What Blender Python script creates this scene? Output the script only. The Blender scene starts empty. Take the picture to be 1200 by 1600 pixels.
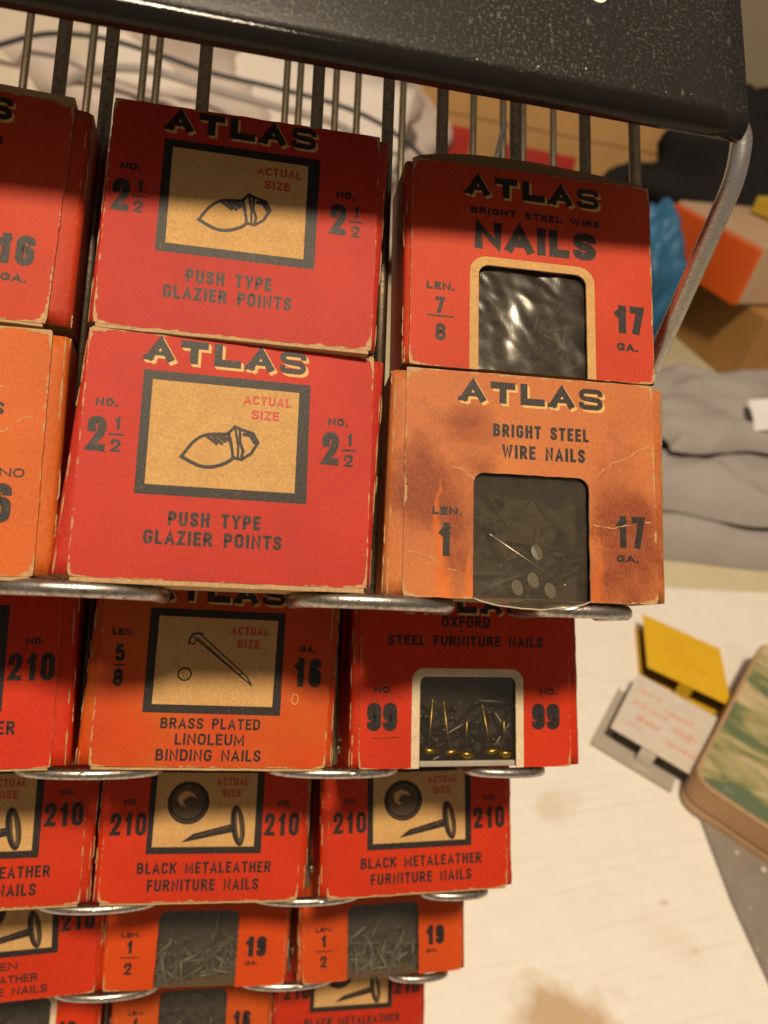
import bpy, bmesh, math, random
from mathutils import Vector, Matrix, noise

random.seed(7)
scene = bpy.context.scene
COL = scene.collection
MM = 0.001

# ------------------------------------------------------------------ camera
cam_d = bpy.data.cameras.new('camera')
cam = bpy.data.objects.new('camera', cam_d); COL.objects.link(cam)
right = Vector((0.97678794, -0.11925574, 0.17794209))
up = Vector((-0.06606696, 0.62247626, 0.77984515))
back = Vector((-0.20376574, -0.77349943, 0.60014844))
M = Matrix((right, up, back)).transposed().to_4x4()
M.translation = Vector((0, 0, 0.40))
cam.matrix_world = M
cam_d.sensor_fit = 'VERTICAL'
cam_d.sensor_height = 7.3; cam_d.sensor_width = 5.475
cam_d.lens = 7.3 * 1202 / 1600
cam_d.clip_start = 0.005; cam_d.clip_end = 50
cam_d.dof.use_dof = True
cam_d.dof.focus_distance = 0.160
cam_d.dof.aperture_fstop = cam_d.lens / 1.5
scene.camera = cam

# ------------------------------------------------------------------ light
world = bpy.data.worlds.new('World'); scene.world = world
world.use_nodes = True
bg = world.node_tree.nodes['Background']
bg.inputs[0].default_value = (1.0, 0.80, 0.62, 1); bg.inputs[1].default_value = 0.22

def area_lamp(name, loc, target, size, power, color):
    d = bpy.data.lights.new(name, 'AREA'); d.shape = 'DISK'; d.size = size
    d.energy = power; d.color = color
    o = bpy.data.objects.new(name, d); COL.objects.link(o)
    o.location = loc
    o.rotation_euler = (Vector(target) - Vector(loc)).to_track_quat('-Z', 'Y').to_euler()
    return o
area_lamp('ceiling_lamp', (-0.10, -0.42, 1.90), (0, 0.15, 0.3), 0.22, 43, (1.0, 0.80, 0.56))

scene.view_settings.view_transform = 'Standard'
scene.view_settings.look = 'None'
scene.view_settings.exposure = 0.0
scene.view_settings.gamma = 1.0
scene.render.engine = 'CYCLES'

# ------------------------------------------------------------------ materials
class NT:
    def __init__(s, name):
        s.m = bpy.data.materials.new(name); s.m.use_nodes = True
        s.t = s.m.node_tree; s.n = s.t.nodes; s.l = s.t.links
        s.b = s.n['Principled BSDF']; s.out = s.n['Material Output']
        s.co = s.n.new('ShaderNodeTexCoord').outputs['Object']
    def link(s, a, b): s.l.new(a, b)
    def val(s, sock, v):
        if hasattr(v, 'is_linked'): s.l.new(v, sock)
        elif isinstance(v, (tuple, list)): sock.default_value = (*v, 1) if len(v) == 3 and sock.type == 'RGBA' else v
        else: sock.default_value = v
    def mp(s, scale=(1, 1, 1), rot=(0, 0, 0), loc=(0, 0, 0)):
        q = s.n.new('ShaderNodeMapping'); s.link(s.co, q.inputs[0])
        q.inputs['Scale'].default_value = scale; q.inputs['Rotation'].default_value = rot; q.inputs['Location'].default_value = loc
        return q.outputs[0]
    def noise(s, scale, detail=2, rough=.5, vec=None, dist=0):
        q = s.n.new('ShaderNodeTexNoise'); s.link(vec or s.co, q.inputs['Vector'])
        q.inputs['Scale'].default_value = scale; q.inputs['Detail'].default_value = detail
        q.inputs['Roughness'].default_value = rough; q.inputs['Distortion'].default_value = dist
        return q.outputs[0]
    def vor(s, scale, vec=None):
        q = s.n.new('ShaderNodeTexVoronoi'); s.link(vec or s.co, q.inputs['Vector'])
        q.inputs['Scale'].default_value = scale
        return q.outputs
    def ramp(s, f, stops):
        q = s.n.new('ShaderNodeValToRGB'); s.link(f, q.inputs[0])
        e = q.color_ramp.elements
        while len(e) < len(stops): e.new(.5)
        for el, (p, c) in zip(e, stops):
            el.position = p; el.color = (c, c, c, 1) if not isinstance(c, tuple) else (*c, 1)
        return q.outputs[0]
    def mix(s, f, a, b, mode='MIX'):
        q = s.n.new('ShaderNodeMix'); q.data_type = 'RGBA'; q.blend_type = mode
        s.val(q.inputs[0], f); s.val(q.inputs[6], a); s.val(q.inputs[7], b)
        return q.outputs[2]
    def math(s, op, a, b=0.0, c=0.0):
        q = s.n.new('ShaderNodeMath'); q.operation = op
        s.val(q.inputs[0], a); s.val(q.inputs[1], b); s.val(q.inputs[2], c)
        return q.outputs[0]
    def sep(s):
        q = s.n.new('ShaderNodeSeparateXYZ'); s.link(s.co, q.inputs[0]); return q.outputs
    def bump(s, h, strength=.3, dist=.0002):
        q = s.n.new('ShaderNodeBump'); s.link(h, q.inputs['Height'])
        q.inputs['Strength'].default_value = strength; q.inputs['Distance'].default_value = dist
        s.link(q.outputs[0], s.b.inputs['Normal']); return q.outputs[0]
    def set(s, color=None, rough=None, metal=None, spec=None, **k):
        if color is not None: s.val(s.b.inputs['Base Color'], color)
        if rough is not None: s.val(s.b.inputs['Roughness'], rough)
        if metal is not None: s.val(s.b.inputs['Metallic'], metal)
        if spec is not None: s.val(s.b.inputs['Specular IOR Level'], spec)
        for kk, v in k.items(): s.val(s.b.inputs[kk.replace('_', ' ')], v)
        return s.m

BW, BH, BD = 54.0, 47.2, 16.0      # carton face width, height, depth in mm
KRAFT = (0.50, 0.30, 0.115)

def paper(name, rgb, wear=1.0, stain=None, seed=0.0, edges=True):
    t = NT(name)
    off = t.mp(loc=(seed, seed * .7, seed * 1.3))
    fib = t.noise(2300, 4, .75, t.mp((1, 1, .5), loc=(seed, 0, 0)))
    mot = t.noise(32, 5, .6, off)
    c = t.mix(t.ramp(mot, [(.3, 0.0), (.7, 1.0)]), tuple(x * .80 for x in rgb), (rgb[0] * 1.08, rgb[1] * 1.25, rgb[2]))
    c = t.mix(t.ramp(fib, [(.36, 0.0), (.66, 1.0)]), t.mix(.15, c, (.08, .006, .002)), t.mix(.26, c, (min(1, rgb[0] * 1.45), rgb[1] * 1.9 + .012, rgb[2] * 2 + .006)))
    if stain == 'oil':
        q = t.sep(); U = t.math('MULTIPLY', q[0], 1000.0); V = t.math('MULTIPLY', q[2], 1000.0)
        n = t.noise(60, 4, .6, t.mp((1, 1, .8), loc=(.017, 0, .03)), .4)
        def blob(u, v, ru, rv):
            d = t.math('ADD', t.math('POWER', t.math('DIVIDE', t.math('SUBTRACT', U, u), ru), 2.0), t.math('POWER', t.math('DIVIDE', t.math('SUBTRACT', V, v), rv), 2.0))
            return t.math('SUBTRACT', 1.25, d)
        bl = t.math('MAXIMUM', blob(13, 33, 8.5, 9), t.math('MAXIMUM', blob(6, 24, 9, 10), t.math('MAXIMUM', blob(48, 12, 8, 19), blob(11, 7, 4.5, 14))))
        st_ = t.math('ADD', t.math('MULTIPLY', t.math('MAXIMUM', bl, -.3), .45), t.math('MULTIPLY', t.math('SUBTRACT', n, .5), 2.2))
        c = t.mix(t.math('MULTIPLY', t.ramp(st_, [(.04, 0.0), (.58, 1.0)]), .92), c, t.mix(t.ramp(fib, [(.36, 0.0), (.66, 1.0)]), (.13, .026, .008), (.27, .062, .02)))
        def streak(u, w, top):
            d = t.math('DIVIDE', t.math('ABSOLUTE', t.math('SUBTRACT', t.math('ADD', U, t.math('MULTIPLY', t.math('SUBTRACT', n, .5), 7.0)), u)), t.math('MULTIPLY', t.math('MAXIMUM', t.math('SUBTRACT', 1.0, t.math('DIVIDE', V, top)), .001), w))
            return t.ramp(d, [(.10, 1.0), (1.2, 0.0)])
        c = t.mix(t.math('MULTIPLY', t.math('MAXIMUM', streak(7.6, 2.6, 25), streak(13.2, 2.6, 9)), .55), c, (.60, .13, .006))
        c = t.mix(t.math('MULTIPLY', streak(41.5, 2.2, 16), .5), c, (.55, .11, .008))
    elif stain == 'fade':
        n = t.noise(45, 3, .6, t.mp(loc=(seed + 3, 1, 2)))
        c = t.mix(t.ramp(n, [(.42, 0.0), (.66, .8)]), c, (.42, .085, .008))
    # foxed specks and pale scuffs
    sp = t.ramp(t.noise(750, 2, .5, off), [(.74, 0.0), (.78, .6)])
    c = t.mix(sp, c, (.20, .05, .02))
    sc = t.math('MULTIPLY', t.ramp(t.noise(1100, 3, .6, t.mp((1, 1, 2.2), (0, .5, 0), (seed, 4, 1))), [(.70, 0.0), (.76, .8)]), t.ramp(t.noise(60, 2, .5, t.mp(loc=(seed, 9, 1))), [(.52, 0.0), (.66, 1.0)]))
    c = t.mix(sc, c, KRAFT)
    if edges:
        s = t.sep()
        dx = t.math('MINIMUM', s[0], t.math('SUBTRACT', BW * MM, s[0]))
        dz = t.math('MINIMUM', s[2], t.math('SUBTRACT', BH * MM, s[2]))
        d = t.math('MINIMUM', dx, dz)
        cn = t.math('ADD', dx, dz)                       # corners wear more
        nn = t.noise(420, 4, .7, off)
        thr = t.math('MULTIPLY', t.math('SUBTRACT', t.math('ADD', nn, t.math('MULTIPLY', t.noise(70, 2, .5, t.mp(loc=(seed, 3, seed))), .5)), .76), .0022 * wear)
        thr = t.math('ADD', thr, t.math('MAXIMUM', t.math('MULTIPLY', t.math('SUBTRACT', .0045, cn), .22 * wear), 0.0))
        wm = t.math('LESS_THAN', d, thr)
        c = t.mix(wm, c, t.mix(t.noise(900, 2), (.26, .12, .05), (.52, .35, .17)))
    t.bump(t.math('ADD', fib, t.math('MULTIPLY', mot, 1.5)), .45, .00022)
    return t.set(c, t.math('ADD', t.math('MULTIPLY', fib, .25), .40), 0, .20)

def ink_mat(name, rgb=(.016, .014, .014), under=(.10, .05, .035)):
    t = NT(name)
    f = t.noise(2600, 3, .7, t.mp((1, 1, .45)))
    c = t.mix(t.ramp(f, [(.52, 0.0), (.72, .55)]), rgb, under)
    c = t.mix(t.ramp(t.noise(500, 2), [(.62, 0.0), (.72, .5)]), c, under)
    t.bump(f, .5, .00016)
    return t.set(c, t.math('ADD', t.math('MULTIPLY', f, .30), .32), 0, .24)

def kraft_mat(name, rgb=KRAFT, edgy=False):
    t = NT(name)
    f = t.noise(1500, 4, .7)
    m = t.noise(240, 3)
    c = t.mix(t.ramp(f, [(.35, 0.0), (.65, 1.0)]), tuple(x * .80 for x in rgb), tuple(min(1, x * 1.14) for x in rgb))
    c = t.mix(t.ramp(t.noise(750, 2, .5), [(.64, 0.0), (.74, .55)]), c, tuple(x * .45 for x in rgb))
    c = t.mix(t.ramp(m, [(.35, 0.0), (.75, .35)]), c, (.32, .17, .07))
    t.bump(f, .35, .00018)
    return t.set(c, .75, 0, .25)

def plain(name, rgb, rough=.6, metal=0, var=.15, scale=60, bump=.1, bd=.001, spec=.4):
    t = NT(name)
    n = t.noise(scale, 4, .6)
    c = t.mix(n, tuple(x * (1 - var) for x in rgb), tuple(min(1, x * (1 + var)) for x in rgb))
    if bump: t.bump(n, bump, bd)
    return t.set(c, rough, metal, spec)

def wire_mat(name, base=(.50, .47, .44), dark=(.10, .075, .05), rough=.30, amt=.55):
    t = NT(name)
    n = t.noise(900, 4, .7); big = t.noise(130, 3, .6, t.mp((1, 1, .5)))
    pits = t.ramp(t.noise(1500, 3, .6, t.mp(loc=(2, 1, 4))), [(.60, 0.0), (.67, 1.0)])
    mask = t.math('MULTIPLY', t.ramp(n, [(.44, 0.0), (.66, 1.0)]), t.ramp(big, [(.35, amt * .5), (.7, amt)]))
    c = t.mix(mask, base, dark)
    c = t.mix(t.math('MULTIPLY', pits, .85), c, (.035, .022, .015))
    t.bump(n, .35, .00015)
    met = t.math('SUBTRACT', 1.0, t.math('MULTIPLY', pits, .8))
    return t.set(c, t.math('ADD', t.math('MULTIPLY', n, .30), rough - .12), met)

M_INK = ink_mat('black_print_ink')
M_INKR = ink_mat('red_print_ink', (.42, .03, .025), (.48, .22, .10))
M_MID = ink_mat('brown_halftone_ink', (.07, .045, .025), (.16, .10, .05))
M_SHAD = ink_mat('buff_lettering_shade', (.56, .34, .11), (.50, .24, .08))
M_KRAFT = kraft_mat('kraft_card')
M_KEDGE = kraft_mat('kraft_card_edge', (.42, .28, .14))
M_CREAM = kraft_mat('cream_card', (.60, .50, .35))
M_KDARK = kraft_mat('brown_card_inside', (.22, .13, .06))
M_WIRE = wire_mat('worn_nickel_wire', (.46, .43, .41), (.08, .058, .04), .30, .9)
M_LEG = wire_mat('bright_pitted_wire', (.66, .64, .64), (.25, .20, .16), .26, .35)
M_WIREB = wire_mat('shaded_brown_wire', (.22, .18, .13), (.05, .035, .022), .42, .8)  # rack wire with the header's shadow put into its darker colour
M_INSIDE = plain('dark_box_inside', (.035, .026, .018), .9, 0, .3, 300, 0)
M_STEEL = plain('steel_nail', (.42, .40, .37), .32, 1, .2, 500, 0)
M_DSTEEL = plain('dark_steel_nail', (.12, .10, .085), .45, 1, .4, 500, 0)
M_BRASS = plain('brass_nail', (.26, .17, .04), .36, 1, .4, 500, 0)
M_DUSTN = plain('dusty_grey_nail', (.25, .235, .20), .45, .3, .25, 700, .1, .0003)
M_DULLN = plain('dull_grey_nail', (.17, .155, .13), .45, .4, .4, 500, .1, .0003)
M_BROWNN = plain('browned_nail', (.030, .023, .016), .6, 0, .4, 400, 0)

def film_mat(name, haze, tint=(.34, .31, .26), bmp=.35, rgh=.13):
    t = NT(name)
    tr = t.n.new('ShaderNodeBsdfTransparent'); tr.inputs[0].default_value = (.86, .84, .78, 1)
    gl = t.n.new('ShaderNodeBsdfGlossy'); gl.inputs['Roughness'].default_value = rgh; gl.inputs[0].default_value = (1, .97, .93, 1)
    df = t.n.new('ShaderNodeBsdfDiffuse'); df.inputs[0].default_value = (*tint, 1)
    fr = t.n.new('ShaderNodeFresnel'); fr.inputs[0].default_value = 1.5
    bp = t.n.new('ShaderNodeBump'); bp.inputs['Strength'].default_value = bmp; bp.inputs['Distance'].default_value = .0006
    t.link(t.noise(150, 3, .5, t.mp((1, 1, .6), (0, .6, 0)), .8), bp.inputs['Height'])
    t.link(bp.outputs[0], gl.inputs['Normal']); t.link(bp.outputs[0], fr.inputs['Normal'])
    m1 = t.n.new('ShaderNodeMixShader'); m2 = t.n.new('ShaderNodeMixShader')
    hz = t.math('MULTIPLY', t.ramp(t.noise(160, 5, .7), [(.30, .45), (.70, 1.0)]), haze)
    dust = t.ramp(t.noise(1500, 2, .5, t.mp(loc=(5, 2, 1))), [(.72, 0.0), (.76, .7)])
    t.link(t.math('MAXIMUM', hz, dust), m1.inputs[0]); t.link(tr.outputs[0], m1.inputs[1]); t.link(df.outputs[0], m1.inputs[2])
    t.link(t.math('MULTIPLY_ADD', fr.outputs[0], 1.3, .02), m2.inputs[0]); t.link(m1.outputs[0], m2.inputs[1]); t.link(gl.outputs[0], m2.inputs[2])
    t.link(m2.outputs[0], t.out.inputs[0])
    return t.m

# ------------------------------------------------------------------ mesh helpers
def obj(name, bm, mats, parent=None, smooth=False):
    me = bpy.data.meshes.new(name)
    bmesh.ops.recalc_face_normals(bm, faces=bm.faces[:]) if smooth == 'recalc' else None
    bm.to_mesh(me); bm.free()
    for m in (mats if isinstance(mats, (list, tuple)) else [mats]): me.materials.append(m)
    if smooth:
        for p in me.polygons: p.use_smooth = True
    o = bpy.data.objects.new(name, me); COL.objects.link(o)
    if parent: o.parent = parent
    return o

def tag(o, label=None, cat=None, group=None, kind=None):
    if label: o['label'] = label
    if cat: o['category'] = cat
    if group: o['group'] = group
    if kind: o['kind'] = kind
    return o

def empty(name, mat, label, cat, group=None):
    o = bpy.data.objects.new(name, None); COL.objects.link(o)
    o.empty_display_size = .01
    o.matrix_world = mat
    return tag(o, label, cat, group)

def face(bm, pts, mat=0):
    f = bm.faces.new([bm.verts.new(p) for p in pts]); f.material_index = mat; return f

def box(bm, x0, x1, y0, y1, z0, z1, mat=0, bevel=0, seg=2):
    r = bmesh.ops.create_cube(bm, size=1)
    vs = r['verts']
    for v in vs:
        v.co = Vector(((x0 + x1) / 2 + v.co.x * (x1 - x0), (y0 + y1) / 2 + v.co.y * (y1 - y0), (z0 + z1) / 2 + v.co.z * (z1 - z0)))
    fs = set(f for v in vs for f in v.link_faces)
    for f in fs: f.material_index = mat
    if bevel:
        es = set(e for v in vs for e in v.link_edges)
        bmesh.ops.bevel(bm, geom=list(es), offset=bevel, segments=seg, affect='EDGES', profile=.5)

def tube(bm, pts, r, seg=10, closed=False, caps=True, mat=0):
    pts = [Vector(p) for p in pts]; n = len(pts); rings = []
    prev = None
    for i, p in enumerate(pts):
        a = pts[i - 1] if (i or closed) else p; b = pts[(i + 1) % n] if (i < n - 1 or closed) else p
        d = (b - a).normalized()
        if prev is None:
            s = d.orthogonal().normalized()
        else:
            s = (prev - d * prev.dot(d)).normalized()
        prev = s; t2 = d.cross(s)
        rr = r[i] if isinstance(r, (list, tuple)) else r
        rings.append([bm.verts.new(p + (s * math.cos(6.28318 * k / seg) + t2 * math.sin(6.28318 * k / seg)) * rr) for k in range(seg)])
    m = n if closed else n - 1
    for i in range(m):
        A = rings[i]; B = rings[(i + 1) % n]
        for k in range(seg):
            f = bm.faces.new((A[k], A[(k + 1) % seg], B[(k + 1) % seg], B[k])); f.material_index = mat; f.smooth = True
    if caps and not closed:
        bm.faces.new(rings[0][::-1]).material_index = mat; bm.faces.new(rings[-1]).material_index = mat

def bend(pts, r=.003, n=6):
    """round the corners of a wire path"""
    pts = [Vector(p) for p in pts]; out = [pts[0]]
    for a, b, c in zip(pts, pts[1:], pts[2:]):
        u = (a - b); v = (c - b); k = min(r, u.length * .48, v.length * .48)
        p0 = b + u.normalized() * k; p1 = b + v.normalized() * k
        for i in range(n + 1):
            t = i / n; out.append((1 - t) ** 2 * p0 + 2 * t * (1 - t) * b + t * t * p1)
    out.append(pts[-1]); return out

# ------------------------------------------------------------------ printed lettering (flat strokes)
R_ = 1
GL = {
 'A': (.70, [[(0, 0), (.5, 1), (1, 0)], [(.2, .28), (.8, .28)]]),
 'B': (.64, [[(0, 0), (0, 1), (.9, 1, R_), (.9, .53, R_), (0, .53)], [(0, .53), (1, .53, R_), (1, 0, R_), (0, 0)]]),
 'C': (.62, [[(1, .70), (1, 1, R_), (0, 1, R_), (0, 0, R_), (1, 0, R_), (1, .30)]]),
 'D': (.64, [[(0, 0), (0, 1), (1, 1, R_), (1, 0, R_), (0, 0)]]),
 'E': (.54, [[(1, 1), (0, 1), (0, 0), (1, 0)], [(0, .52), (.85, .52)]]),
 'F': (.52, [[(1, 1), (0, 1), (0, 0)], [(0, .50), (.85, .50)]]),
 'G': (.64, [[(1, .72), (1, 1, R_), (0, 1, R_), (0, 0, R_), (1, 0, R_), (1, .46), (.55, .46)]]),
 'H': (.64, [[(0, 0), (0, 1)], [(1, 0), (1, 1)], [(0, .52), (1, .52)]]),
 'I': (.18, [[(.5, 0), (.5, 1)]]),
 'K': (.66, [[(0, 0), (0, 1)], [(1, 1), (.12, .45)], [(.38, .60), (1, 0)]]),
 'L': (.52, [[(0, 1), (0, 0), (1, 0)]]),
 'M': (.82, [[(0, 0), (0, 1), (.5, .15), (1, 1), (1, 0)]]),
 'N': (.68, [[(0, 0), (0, 1), (1, 0), (1, 1)]]),
 'O': (.66, [[(.5, 1), (1, 1, R_), (1, 0, R_), (0, 0, R_), (0, 1, R_), (.5, 1)]]),
 'P': (.60, [[(0, 0), (0, 1), (1, 1, R_), (1, .45, R_), (0, .45)]]),
 'R': (.64, [[(0, 0), (0, 1), (.95, 1, R_), (.95, .48, R_), (0, .48)], [(.5, .48), (1, 0)]]),
 'S': (.60, [[(1, .70), (1, 1, R_), (0, 1, R_), (0, .56, R_), (1, .44, R_), (1, 0, R_), (0, 0, R_), (0, .30)]]),
 'T': (.60, [[(0, 1), (1, 1)], [(.5, 1), (.5, 0)]]),
 'U': (.64, [[(0, 1), (0, 0, R_), (1, 0, R_), (1, 1)]]),
 'W': (.92, [[(0, 1), (.25, 0), (.5, .9), (.75, 0), (1, 1)]]),
 'X': (.66, [[(0, 0), (1, 1)], [(0, 1), (1, 0)]]),
 'Y': (.66, [[(0, 1), (.5, .45), (1, 1)], [(.5, .45), (.5, 0)]]),
 'Z': (.58, [[(0, 1), (1, 1), (0, 0), (1, 0)]]),
 '0': (.58, [[(.5, 1), (1, 1, R_), (1, 0, R_), (0, 0, R_), (0, 1, R_), (.5, 1)]]),
 '1': (.36, [[(.80, 0), (.80, 1)], [(.12, .76), (.80, .93)]]),
 '2': (.58, [[(0, .70), (0, 1, R_), (1, 1, R_), (1, .58, R_), (0, 0), (1, 0)]]),
 '5': (.58, [[(.95, 1), (.08, 1), (.02, .55), (1, .62, R_), (1, 0, R_), (0, 0, R_), (0, .24)]]),
 '6': (.58, [[(1, .74), (1, 1, R_), (0, 1, R_), (0, 0, R_), (1, 0, R_), (1, .56, R_), (.15, .56)]]),
 '7': (.56, [[(0, 1), (1, 1), (.35, 0)]]),
 '8': (.58, [[(.5, 1), (.96, 1, R_), (.96, .53, R_), (.04, .53, R_), (.04, 1, R_), (.5, 1)], [(.5, .53), (1, .53, R_), (1, 0, R_), (0, 0, R_), (0, .53, R_), (.5, .53)]]),
 '9': (.58, [[(0, .26), (0, 0, R_), (1, 0, R_), (1, 1, R_), (0, 1, R_), (0, .44, R_), (.85, .44)]]),
 '.': (.20, [[(.5, .0), (.5, .02)]]),
}

class Print:
    """collects flat printed shapes on a carton front: u to the right, v up, both in mm; k = layer"""
    def __init__(s): s.bm = bmesh.new(); s.z = 0
    def poly(s, pts, mat=0, k=1):
        s.z += 1
        y = -(.015 * k + .00012 * (s.z % 60)) * MM
        f = face(s.bm, [(u * MM, y, v * MM) for u, v in pts], mat)
    def ribbon(s, pts, t, mat=0, k=2, cap=True, closed=False):
        P = [Vector(p) for p in pts]
        Q = [P[0]]
        for p in P[1:]:
            if (p - Q[-1]).length > 1e-4: Q.append(p)
        P = Q
        if len(P) < 2: return
        if cap and not closed:
            P[0] = P[0] + (P[0] - P[1]).normalized() * t / 2
            P[-1] = P[-1] + (P[-1] - P[-2]).normalized() * t / 2
        n = len(P); L = []; Rr = []
        for i in range(n):
            d0 = (P[i] - P[i - 1]).normalized() if (i or closed) else (P[1] - P[0]).normalized()
            d1 = (P[(i + 1) % n] - P[i]).normalized() if (i < n - 1 or closed) else d0
            n0 = Vector((-d0.y, d0.x)); n1 = Vector((-d1.y, d1.x)); m = n0 + n1
            if m.length < 1e-3: m = n0
            m.normalize(); q = min(1 / max(m.dot(n0), .2), 1.7)
            L.append(P[i] + m * t / 2 * q); Rr.append(P[i] - m * t / 2 * q)
        s.z += 1
        y = -(.015 * k + .00012 * (s.z % 60)) * MM
        lv = [s.bm.verts.new((p.x * MM, y, p.y * MM)) for p in L]; rv = [s.bm.verts.new((p.x * MM, y, p.y * MM)) for p in Rr]
        for i in range(n if closed else n - 1):
            j = (i + 1) % n
            f = s.bm.faces.new((rv[i], rv[j], lv[j], lv[i])); f.material_index = mat
    @staticmethod
    def rnd(path, r):
        out = []
        n = len(path)
        for i, p in enumerate(path):
            b = Vector(p[:2])
            if len(p) < 3 or i == 0 or i == n - 1: out.append(b); continue
            a = Vector(path[i - 1][:2]); c = Vector(path[i + 1][:2])
            u = a - b; v = c - b
            ka = min(r, u.length * .499); kc = min(r, v.length * .499)
            p0 = b + u.normalized() * ka; p1 = b + v.normalized() * kc
            w = .72
            c0 = p0.lerp(b, w * .78); c1 = p1.lerp(b, w * .78)
            for j in range(6):
                t = j / 5; out.append((1 - t) ** 3 * p0 + 3 * t * (1 - t) ** 2 * c0 + 3 * t * t * (1 - t) * c1 + t ** 3 * p1)
        return out
    def text(s, txt, u0, v0, w, h, t=.22, mat=0, k=2, gap=.15, space=.32, jit=.0):
        t = t * h
        tot = sum((GL[c][0] if c != ' ' else space) for c in txt) * h + gap * h * (len(txt) - 1)
        fx = (w - gap * h * (len(txt) - 1)) / (tot - gap * h * (len(txt) - 1))
        x = u0
        for c in txt:
            if c == ' ': x += (space * fx + gap) * h; continue
            cw = max(GL[c][0] * h * fx, t * (1.75 if c == '1' else 1.02))
            jy = random.uniform(-jit, jit) * h
            for st in GL[c][1]:
                pts = [(x + t / 2 + p[0] * (cw - t), v0 + jy + t / 2 + p[1] * (h - t)) + tuple(p[2:]) for p in st]
                s.ribbon(s.rnd(pts, min((cw - t) * .5, (h - t) * .5) * .98), t, mat, k, cap=c not in 'SCG569')
            x += cw + gap * h
    def title(s, u0, v0, w, h, tilt=0):
        """heavy shaded masthead letters"""
        h += .35; v0 -= .15
        for dx, dy, mat, k in ((.55, -.55, 1, 1), (.28, -.28, 1, 1), (0, 0, 0, 2)):
            x = u0; cw = (w - 4 * .24 * h) / 5
            for i, c in enumerate('ATLAS'):
                t = .33 * h
                y0 = v0 + tilt * i
                for st in GL[c][1]:
                    if c == 'S': tt = .235 * h
                    elif c == 'A' and len(st) == 2: tt = .19 * h
                    else: tt = t
                    pts = [(x + dx + tt / 2 + p[0] * (cw - tt), y0 + dy + tt / 2 + p[1] * (h - tt)) + tuple(p[2:]) for p in st]
                    s.ribbon(s.rnd(pts, (h - tt) * .26), tt, mat, k, cap=c != 'S')
                if c == 'A':
                    for a, b in ((-.10, .30),):
                        s.poly([(x + dx + a * cw, y0 + dy), (x + dx + b * cw, y0 + dy), (x + dx + b * cw, y0 + dy + .2 * h), (x + dx + a * cw, y0 + dy + .2 * h)], mat, k)
                x += cw + .24 * h
    def disc(s, u, v, r, mat, k, ry=None, n=28, rough=0):
        ry = ry or r
        s.poly([(u + r * math.cos(6.2832 * i / n) * (1 + rough * random.uniform(-1, 1)), v + ry * math.sin(6.2832 * i / n) * (1 + rough * random.uniform(-1, 1))) for i in range(n)], mat, k)
    def done(s, name, mats, parent): return obj(name, s.bm, mats, parent)

def frac(P, top, bot, u, v, w, h, t=.2, bar=None):
    """stacked fraction, u centre, v bar height, h digit height"""
    wt = w * .45 if top == '1' else w
    P.text(top, u - wt / 2, v + .9, wt, h, t)
    P.text(bot, u - w / 2, v - .9 - h, w, h, t)
    b = bar or w * 1.4
    P.ribbon([(u - b / 2, v), (u + b / 2, v)], .38)

# ------------------------------------------------------------------ carton builder
PHI = math.radians(47.2)
UT = Vector((0, math.sin(PHI), math.cos(PHI))); NTv = Vector((0, -math.cos(PHI), math.sin(PHI))); XT = Vector((1, 0, 0))

def carton_matrix(o, roll, yaw, sw, sh):
    X = math.cos(roll) * XT + math.sin(roll) * UT
    Uu = -math.sin(roll) * XT + math.cos(roll) * UT
    X2 = math.cos(yaw) * X - math.sin(yaw) * NTv
    Nn = math.sin(yaw) * X + math.cos(yaw) * NTv
    m = Matrix((X2 * sw, -Nn, Uu * sh)).transposed().to_4x4()
    m.translation = Vector(o)
    return m

def outline(win, jit=.07):
    """front card outline (mm) going round; win = (u0,u1,vtop,r) open-bottomed window"""
    c = [(0, 0)]
    if win:
        u0, u1, vt, r = win
        c += [(u0, 0), (u0, vt - r)]
        for i in range(1, 6):
            a = math.pi - i / 6 * math.pi / 2; c.append((u0 + r + r * math.cos(a), vt - r + r * math.sin(a)))
        c.append((u0 + r, vt)); c.append((u1 - r, vt))
        for i in range(1, 6):
            a = math.pi / 2 - i / 6 * math.pi / 2; c.append((u1 - r + r * math.cos(a), vt - r + r * math.sin(a)))
        c += [(u1, vt - r), (u1, 0)]
    c += [(BW, 0), (BW, BH), (0, BH)]
    out = []
    sd = random.uniform(0, 100)
    for a, b in zip(c, c[1:] + c[:1]):
        a = Vector(a); b = Vector(b); L = (b - a).length; n = max(1, int(L / 1.3))
        nrm = Vector(((b - a).y, -(b - a).x)).normalized()
        for i in range(n):
            p = a.lerp(b, i / n)
            if i: p += nrm * (noise.noise(Vector((p.x * .35 + sd, p.y * .35, 1))) * jit * 1.6 + random.uniform(-jit, jit) * .5)
            elif (a.x in (0, BW)) and (a.y in (0, BH)):
                p += (Vector((BW / 2, BH / 2)) - p).normalized() * random.uniform(.15, .5)
            out.append(p)
    return out

def front_panel(parent, mats, win):
    bm = bmesh.new(); pts = outline(win); T = .45
    f = bm.faces.new([bm.verts.new((p.x, 0, p.y)) for p in pts])
    f.material_index = 0
    b = bm.faces.new([bm.verts.new((p.x, T, p.y)) for p in pts][::-1]); b.material_index = 1
    fv = list(f.verts); bv = list(b.verts)[::-1]
    n = len(fv)
    for i in range(n):
        q = bm.faces.new((fv[i], bv[i], bv[(i + 1) % n], fv[(i + 1) % n])); q.material_index = 1
    f.normal_update(); b.normal_update(); bm.normal_update()
    bmesh.ops.triangulate(bm, faces=[f, b], ngon_method='EAR_CLIP')
    bmesh.ops.recalc_face_normals(bm, faces=bm.faces[:])
    bmesh.ops.scale(bm, vec=(MM, MM, MM), verts=bm.verts[:])
    return obj('front_panel', bm, mats, parent)

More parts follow.
